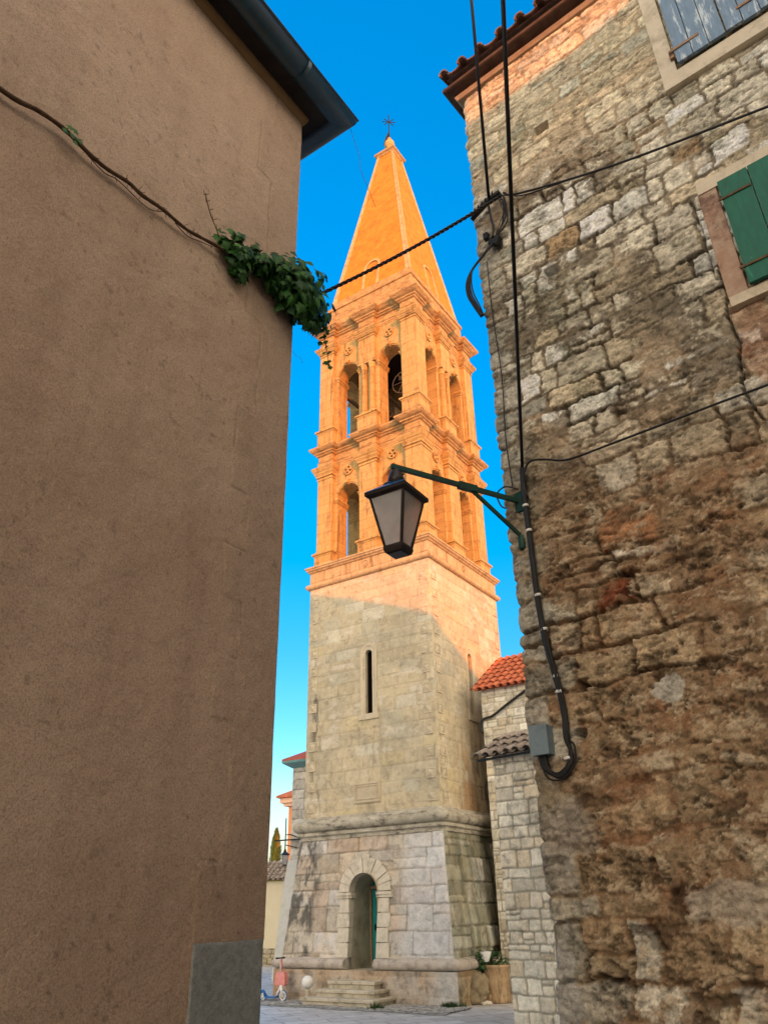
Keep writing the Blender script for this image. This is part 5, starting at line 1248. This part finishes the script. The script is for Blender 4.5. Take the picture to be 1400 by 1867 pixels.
# trees
def cypress(loc, h, r, label, seed):
    t = empty('cypress_tree', loc); tag(t, label, 'tree'); rg = random.Random(seed)
    b = MB(); b.tube([(0, 0, 0), (0, 0, h*.5), (0, 0, h*.93)], [.16, .1, .02], 8); b.build('trunk', BARK, t)
    b = MB()
    for _ in range(5200):
        f = rg.random()**.85; z = .35+f*(h-.35); rr = r*math.sin(min(1, (1-f)*1.9+.02)*math.pi/2)**.8*(1-.15*math.sin(f*19+rg.random())) * (.75+.3*rg.random())
        if f < .12: rr *= .6+f*3
        a = rg.random()*2*math.pi; q = rr*math.sqrt(rg.uniform(.35, 1)); p = Vector((q*math.cos(a), q*math.sin(a), z)); s_ = rg.uniform(.05, .13)
        o_ = Vector((math.cos(a), math.sin(a), 0)); u_ = Vector((0, 0, 1))+o_*rg.uniform(-.1, .5); sd_ = o_.cross(u_).normalized()
        b.add([p-sd_*s_*.4, p+sd_*s_*.4, p+u_*s_*2.2], [(0, 1, 2)])
    b.build('crown', CYPL, t)
cypress(azp(-7.87, 58), 6.95, .62, 'slim sunlit cypress rising behind the low tiled roof', 3)
def bush(name, loc, rr, n, mat, label, cat, seed, leafs=.16, trunk=True):
    t = empty(name, loc); tag(t, label, cat); rg = random.Random(seed)
    b = MB(); b.tube([(0, 0, 0), (.05, 0, rr[2]*.8), (0, .05, rr[2]*1.4)], [.06*rr[0], .04*rr[0], .01], 6)
    for _ in range(5):
        a = rg.random()*6.28; b.tube([(0, 0, rr[2]*.4), (math.cos(a)*rr[0]*.6, math.sin(a)*rr[1]*.6, rr[2]*rg.uniform(.9, 1.5))], [.03*rr[0], .008], 5)
    b.build('trunk' if trunk else 'stem', BARK, t)
    b = MB(); cl = [(Vector((rg.uniform(-.7, .7)*rr[0], rg.uniform(-.7, .7)*rr[1], rr[2]*rg.uniform(.5, 1.5))), rg.uniform(.25, .5)) for _ in range(14)]
    for _ in range(n):
        c_, k_ = rg.choice(cl); d = Vector((rg.gauss(0, 1), rg.gauss(0, 1), rg.gauss(0, 1))).normalized()*rg.uniform(.5, 1)*k_
        p = c_+Vector((d.x*rr[0], d.y*rr[1], d.z*rr[2])); n_ = (d.normalized()+Vector((rg.uniform(-.6, .6), rg.uniform(-.6, .6), rg.uniform(-.3, .8)))).normalized(); s_ = leafs*rg.uniform(.6, 1.2)
        t_ = n_.orthogonal().normalized(); t2 = n_.cross(t_); b.add([p-t_*s_, p-t2*s_*.45, p+t_*s_, p+t2*s_*.45], [(0, 1, 2, 3)])
    b.build('crown' if trunk else 'leaves', mat, t); return t
bush('broadleaf_tree', azp(-7.1, 60), (1.3, 1.3, 2.2), 2600, DRYL, 'golden leafed tree right of the cypress, beyond the low roof', 'tree', 4)
bush('broadleaf_tree', azp(-8.6, 66), (1.4, 1.4, 2.0), 1800, DRYL, 'golden leafed tree left of the cypress, beside the brown wall edge', 'tree', 6)
# lamp on the church corner
l2 = empty('street_lamp', azp(-7.25, 25.2, 3.42)); tag(l2, 'small black lantern hanging at the church corner far behind the tower', 'street lamp', 'street lamps')
b = MB(); b.tube([(.30, .4, .35), (.12, .16, .40), (0, 0, .38), (0, 0, .0)], .018, 6); b.tube([(0, 0, .05), (0, 0, .85)], .018, 6); b.tube([(.0, 0, .1), (.3, .4, .05)], .015, 6); b.build('arm', IRON, l2)
lantern(l2, Vector((0, 0, -.0)), .82, R(20))

# ================================================================== THINGS ROUND THE TOWER FOOT
# kick scooter leaning on the tower corner
def gp_(px_x, px_y): return None
scx, scy = -2.40, 19.40
sc = empty('kick_scooter', (scx, scy, 0), math.atan2(.25, -.46)); tag(sc, 'blue and white child kick scooter parked at the tower corner', 'scooter')
def wheel(x, r):
    b = MB(); n = 20; rings = []
    for i in range(n+1):
        a = 2*math.pi*i/n; rings.append([(x+(r+.012*math.cos(q))*math.cos(a), .014*math.sin(q), r+.014+(r+.012*math.cos(q))*math.sin(a)) for q in [2*math.pi*k/6 for k in range(6)]])
    b.loft(rings, False, False, True, True); w_ = b.build('wheel', BLUEP, sc)
    b = MB()
    for k in range(6):
        a = k*math.pi/3; b.tube([(x, 0, r+.014), (x+r*math.cos(a), 0, r+.014+r*math.sin(a))], .008, 5)
    b.tube([(x, -.02, r+.014), (x, .02, r+.014)], .02, 8)
    n = 20; b.loft([[(x+rr*math.cos(2*math.pi*i/n), yy, r+.014+rr*math.sin(2*math.pi*i/n)) for i in range(n)] for rr, yy in ((r*.92, -.008), (r*.92, .008), (r*.72, .008), (r*.72, -.008), (r*.92, -.008))], False, False, True)
    b.build('rim', WHITEP, w_)
wheel(.0, .095); wheel(.52, .075)
b = MB(); b.loft([[(.14, -.05, .075), (.14, .05, .075), (.14, .05, .10), (.14, -.05, .10)], [(.20, -.06, .06), (.20, .06, .06), (.20, .06, .09), (.20, -.06, .09)], [(.42, -.06, .06), (.42, .06, .06), (.42, .06, .09), (.42, -.06, .09)], [(.48, -.04, .09), (.48, .04, .09), (.48, .04, .12), (.48, -.04, .12)]])
b.tube([(.46, 0, .1), (.52, 0, .19), (.60, 0, .17)], .03, 6); b.build('deck', BLUEP, sc, True)
b = MB(); b.tube([(.0, 0, .11), (.04, 0, .22), (.06, 0, .30)], .032, 8); b.tube([(.18, 0, .09), (.07, 0, .27)], .022, 8); b.build('fork', WHITEP, sc)
b = MB(); b.tube([(.06, 0, .26), (.10, 0, .80)], .015, 8); b.build('steering_column', mat_noise('pink_white_tube', (.6, .38, .36), (.7, .48, .45), 8, .4), sc)
b = MB(); b.tube([(.10, -.15, .81), (.10, .15, .81)], .013, 8); b.tube([(.10, -.16, .81), (.10, -.09, .81)], .018, 8); b.tube([(.10, .09, .81), (.10, .16, .81)], .018, 8); b.build('handlebar', IRON, sc)
# pink bag hung on the handlebar
pk = empty('handbag', (scx, scy, .42), sc.rotation_euler.z); tag(pk, 'pink bag hanging by its straps from the scooter handlebar', 'bag')
b = MB(); b.loft([[(x*w_+.09, y_*w_*.5-.05, z_) for x, y_ in ((-1, -1), (1, -1), (1, 1), (-1, 1))] for w_, z_ in ((.11, -.13), (.13, -.11), (.125, .05), (.10, .12), (.08, .13))]); b.build('bag_body', PINK, pk, True)
b = MB()
for s_ in (-.05, .05): b.tube([(.09+s_, -.07, .12), (.10+s_*.4, -.06, .28), (.10, -.05, .40), (.10-s_*.2, -.03, .12)], .008, 5)
b.split('strap', PINK, pk)
# white globe on its little pedestal
gl = empty('globe_lamp', tuple(tw(-1.02, -2.78, 0))); tag(gl, 'white globe ground lamp on a short stone post left of the steps', 'globe lamp')
b = MB(); b.lathe([(.02, .26), (.07, .275), (.115, .32), (.13, .38), (.115, .44), (.06, .49), (.01, .50)]); b.build('globe', WHITEP, gl)
b = MB(); b.lathe([(.09, 0), (.09, .05), (.06, .07), (.045, .16), (.06, .22), (.05, .262)]); b.build('post', STEPM, gl)
# boulder, planter, weeds beside the right face
def rock(name, loc, r, seed, mat, label, cat='rock'):
    import bmesh
    bm = bmesh.new(); bmesh.ops.create_icosphere(bm, subdivisions=4, radius=1)
    rg2 = np.random.RandomState(seed); off = rg2.rand(3)*10
    from mathutils import noise
    for v_ in bm.verts:
        d = v_.co.copy(); n_ = noise.fractal(d*1.3+Vector(off), .9, 2, 5); k_ = 1+.42*n_
        v_.co = Vector((d.x*r[0]*k_, d.y*r[1]*k_, r[2]*(.9+d.z*k_)))
    me = bpy.data.meshes.new(name); bm.to_mesh(me); bm.free(); me.materials.append(mat)
    for p in me.polygons: p.use_smooth = True
    o = bpy.data.objects.new(name, me); COL.objects.link(o); o.location = loc; tag(o, label, cat); return o
rock('boulder', (1.62, 18.05, -.06), (.33, .28, .33), 4, BOULD, 'big mossy boulder against the foot of the tower right face')
rock('stone_chip', (1.80, 17.75, -.01), (.10, .06, .04), 5, LIMEW, 'small white stone lying between boulder and planter')
pt = empty('stone_planter', (2.07, 18.2, 0)); tag(pt, 'stained round stone planter with greenery beside the pale house', 'planter')
b = MB(); b.lathe([(.27, 0), (.28, .04), (.27, .10), (.265, .11), (.27, .50), (.275, .60), (.29, .62), (.29, .66), (.25, .665), (.24, .60), (.02, .58)], (0, 0, 0), 22); b.build('tub', TUB, pt)
b = MB(); b.box(-.30, -.05, -.34, -.2, 0, .17, Matrix.Rotation(R(-25), 4, 'Z')); b.build('kerb_block', TUB, pt)
pn = bush('potted_shrub', (1.98, 18.2, .5), (.42, .30, .24), 1500, BUSHL, 'dark green bushy plant spilling over the stone planter', 'plant', 8, .035, False)
bw = empty('white_bowl', (1.86, 18.02, .72)); tag(bw, 'white bowl standing among the leaves on the planter', 'bowl')
b = MB(); b.lathe([(.05, 0), (.06, .01), (.10, .10), (.125, .17), (.13, .18), (.115, .175), (.08, .06), (.01, .04)]); b.build('bowl_body', WHITEP, bw)
def tuft(loc, n, s, label, seed):
    rg = random.Random(seed); b = MB()
    for _ in range(n):
        a = rg.random()*6.28; q = rg.random()*s; p = Vector((q*math.cos(a)*1.6, q*math.sin(a), 0)); d = Vector((rg.uniform(-.6, .6), rg.uniform(-.6, .6), 1)).normalized(); h_ = rg.uniform(.05, .14)
        sd_ = d.orthogonal().normalized()*.008; b.add([p-sd_, p+sd_, p+d*h_+Vector((d.x*.04, d.y*.04, 0))], [(0, 1, 2)])
    o = b.build('weed_tuft', BUSHL); o.location = loc; tag(o, label, 'weed', 'weeds at the tower foot')
tuft((1.12, 17.45, .0), 420, .16, 'green weed tuft at the front corner of the tower plinth', 2)
tuft(tuple(tw(1.0, -3.2, .01)), 120, .10, 'few green weeds beside the right end of the bottom step', 4)

# ================================================================== UNSEEN HOUSES BEHIND THE VIEWPOINT (added and shaped to shade the alley and the square)
se, ce = math.sin(R(SUN_AZ)), math.cos(R(SUN_AZ)); S_ = Vector((se, ce, 0)); Q_ = Vector((-ce, se, 0)); TE = math.tan(R(SUN_EL))
def prism(name, prof, s0_, s1_, label):
    t = empty(name, Q_*prof[0][0]+S_*s0_); tag(t, label, 'house', 'unseen shade blockers behind the viewpoint'); o_ = t.location.copy()
    pts = [(prof[0][0], 0)]+prof+[(prof[-1][0], 0)]
    b = MB(); b.loft([[Q_*q+S_*s0_+Vector((0, 0, z))-o_ for q, z in pts], [Q_*q+S_*s1_+Vector((0, 0, z))-o_ for q, z in pts]])
    b.build('wall', PLBR, t, True)
    r_ = MB()
    for (q0, z0), (q1, z1) in zip(prof[:-1], prof[1:]):
        if abs(q1-q0) > .3: r_.loft([[Q_*q+S_*s_+Vector((0, 0, z))-o_ for q, z in ((q0, z0+.002), (q1, z1+.002), (q1, z1+.08), (q0, z0+.08))] for s_ in (s0_-.15, s1_+.15)])
    r_.build('roof', TILER, t, True)
t = empty('row_sky_blocker', (4.7, .6, 0)); tag(t, 'unseen row house beside the camera, added to darken the foot of the left wall', 'house', 'unseen shade blockers behind the viewpoint')  # unseen, added to block sky light from the left wall's foot
b = MB(); b.loft([[(0, 0, z), (7, 0, z), (7, -10, z), (.4, -10, z)][::-1] for z in (0, 8.7)]); b.build('wall', PLBR, t, True)
b = MB(); b.loft([[(-.2, .2, 8.71), (7.2, .2, 8.71), (7.2, -10.2, 8.71), (.2, -10.2, 8.71)], [(-.2, .2, 8.8), (7.2, .2, 8.8), (7.2, -10.2, 8.8), (.2, -10.2, 8.8)], [(3.4, -3, 9.8), (3.6, -3, 9.8), (3.6, -7, 9.8), (3.4, -7, 9.8)]]); b.build('roof', TILER, t, True)
sn = 9.0; ad = sn*TE-.08
prism('gabled_sun_blocker', [(3.3, 9.0), (3.3, 12.5+ad), (3.8, 13.12+ad), (4.76, 12.44+ad), (5.65, 11.74+ad), (6.32, 11.14+ad), (6.96, 10.82+ad), (8.07, 10.32+ad), (8.3, 10.40+ad), (9.0, 10.92+ad), (10, 11.5+ad), (10, 6)], sn, sn+7, 'unseen tall gabled house, roofline shaped to cast the shadow edge on the tower')  # unseen, roofline traced back along the sun to set the tower's shadow edge
sn = 11.0; ad = sn*TE-.08
prism('low_sun_blocker', [(1.35, 8.6+ad), (2.1, 8.60+ad), (2.7, 8.42+ad), (3.2, 8.48+ad), (4.2, 8.5+ad)], sn, sn+5, 'unseen lower house behind the camera, shaped to shade the rubble wall below its eave')  # unseen, height set to shade the rubble wall below its sunlit strip
prism('tall_sun_blocker', [(-7.5, 10.6), (-3, 11.6), (1.34, 10.6)], sn, sn+6, 'unseen taller house behind the camera, added to shade the plastered wall')  # unseen, added tall enough to keep the plastered wall in shade
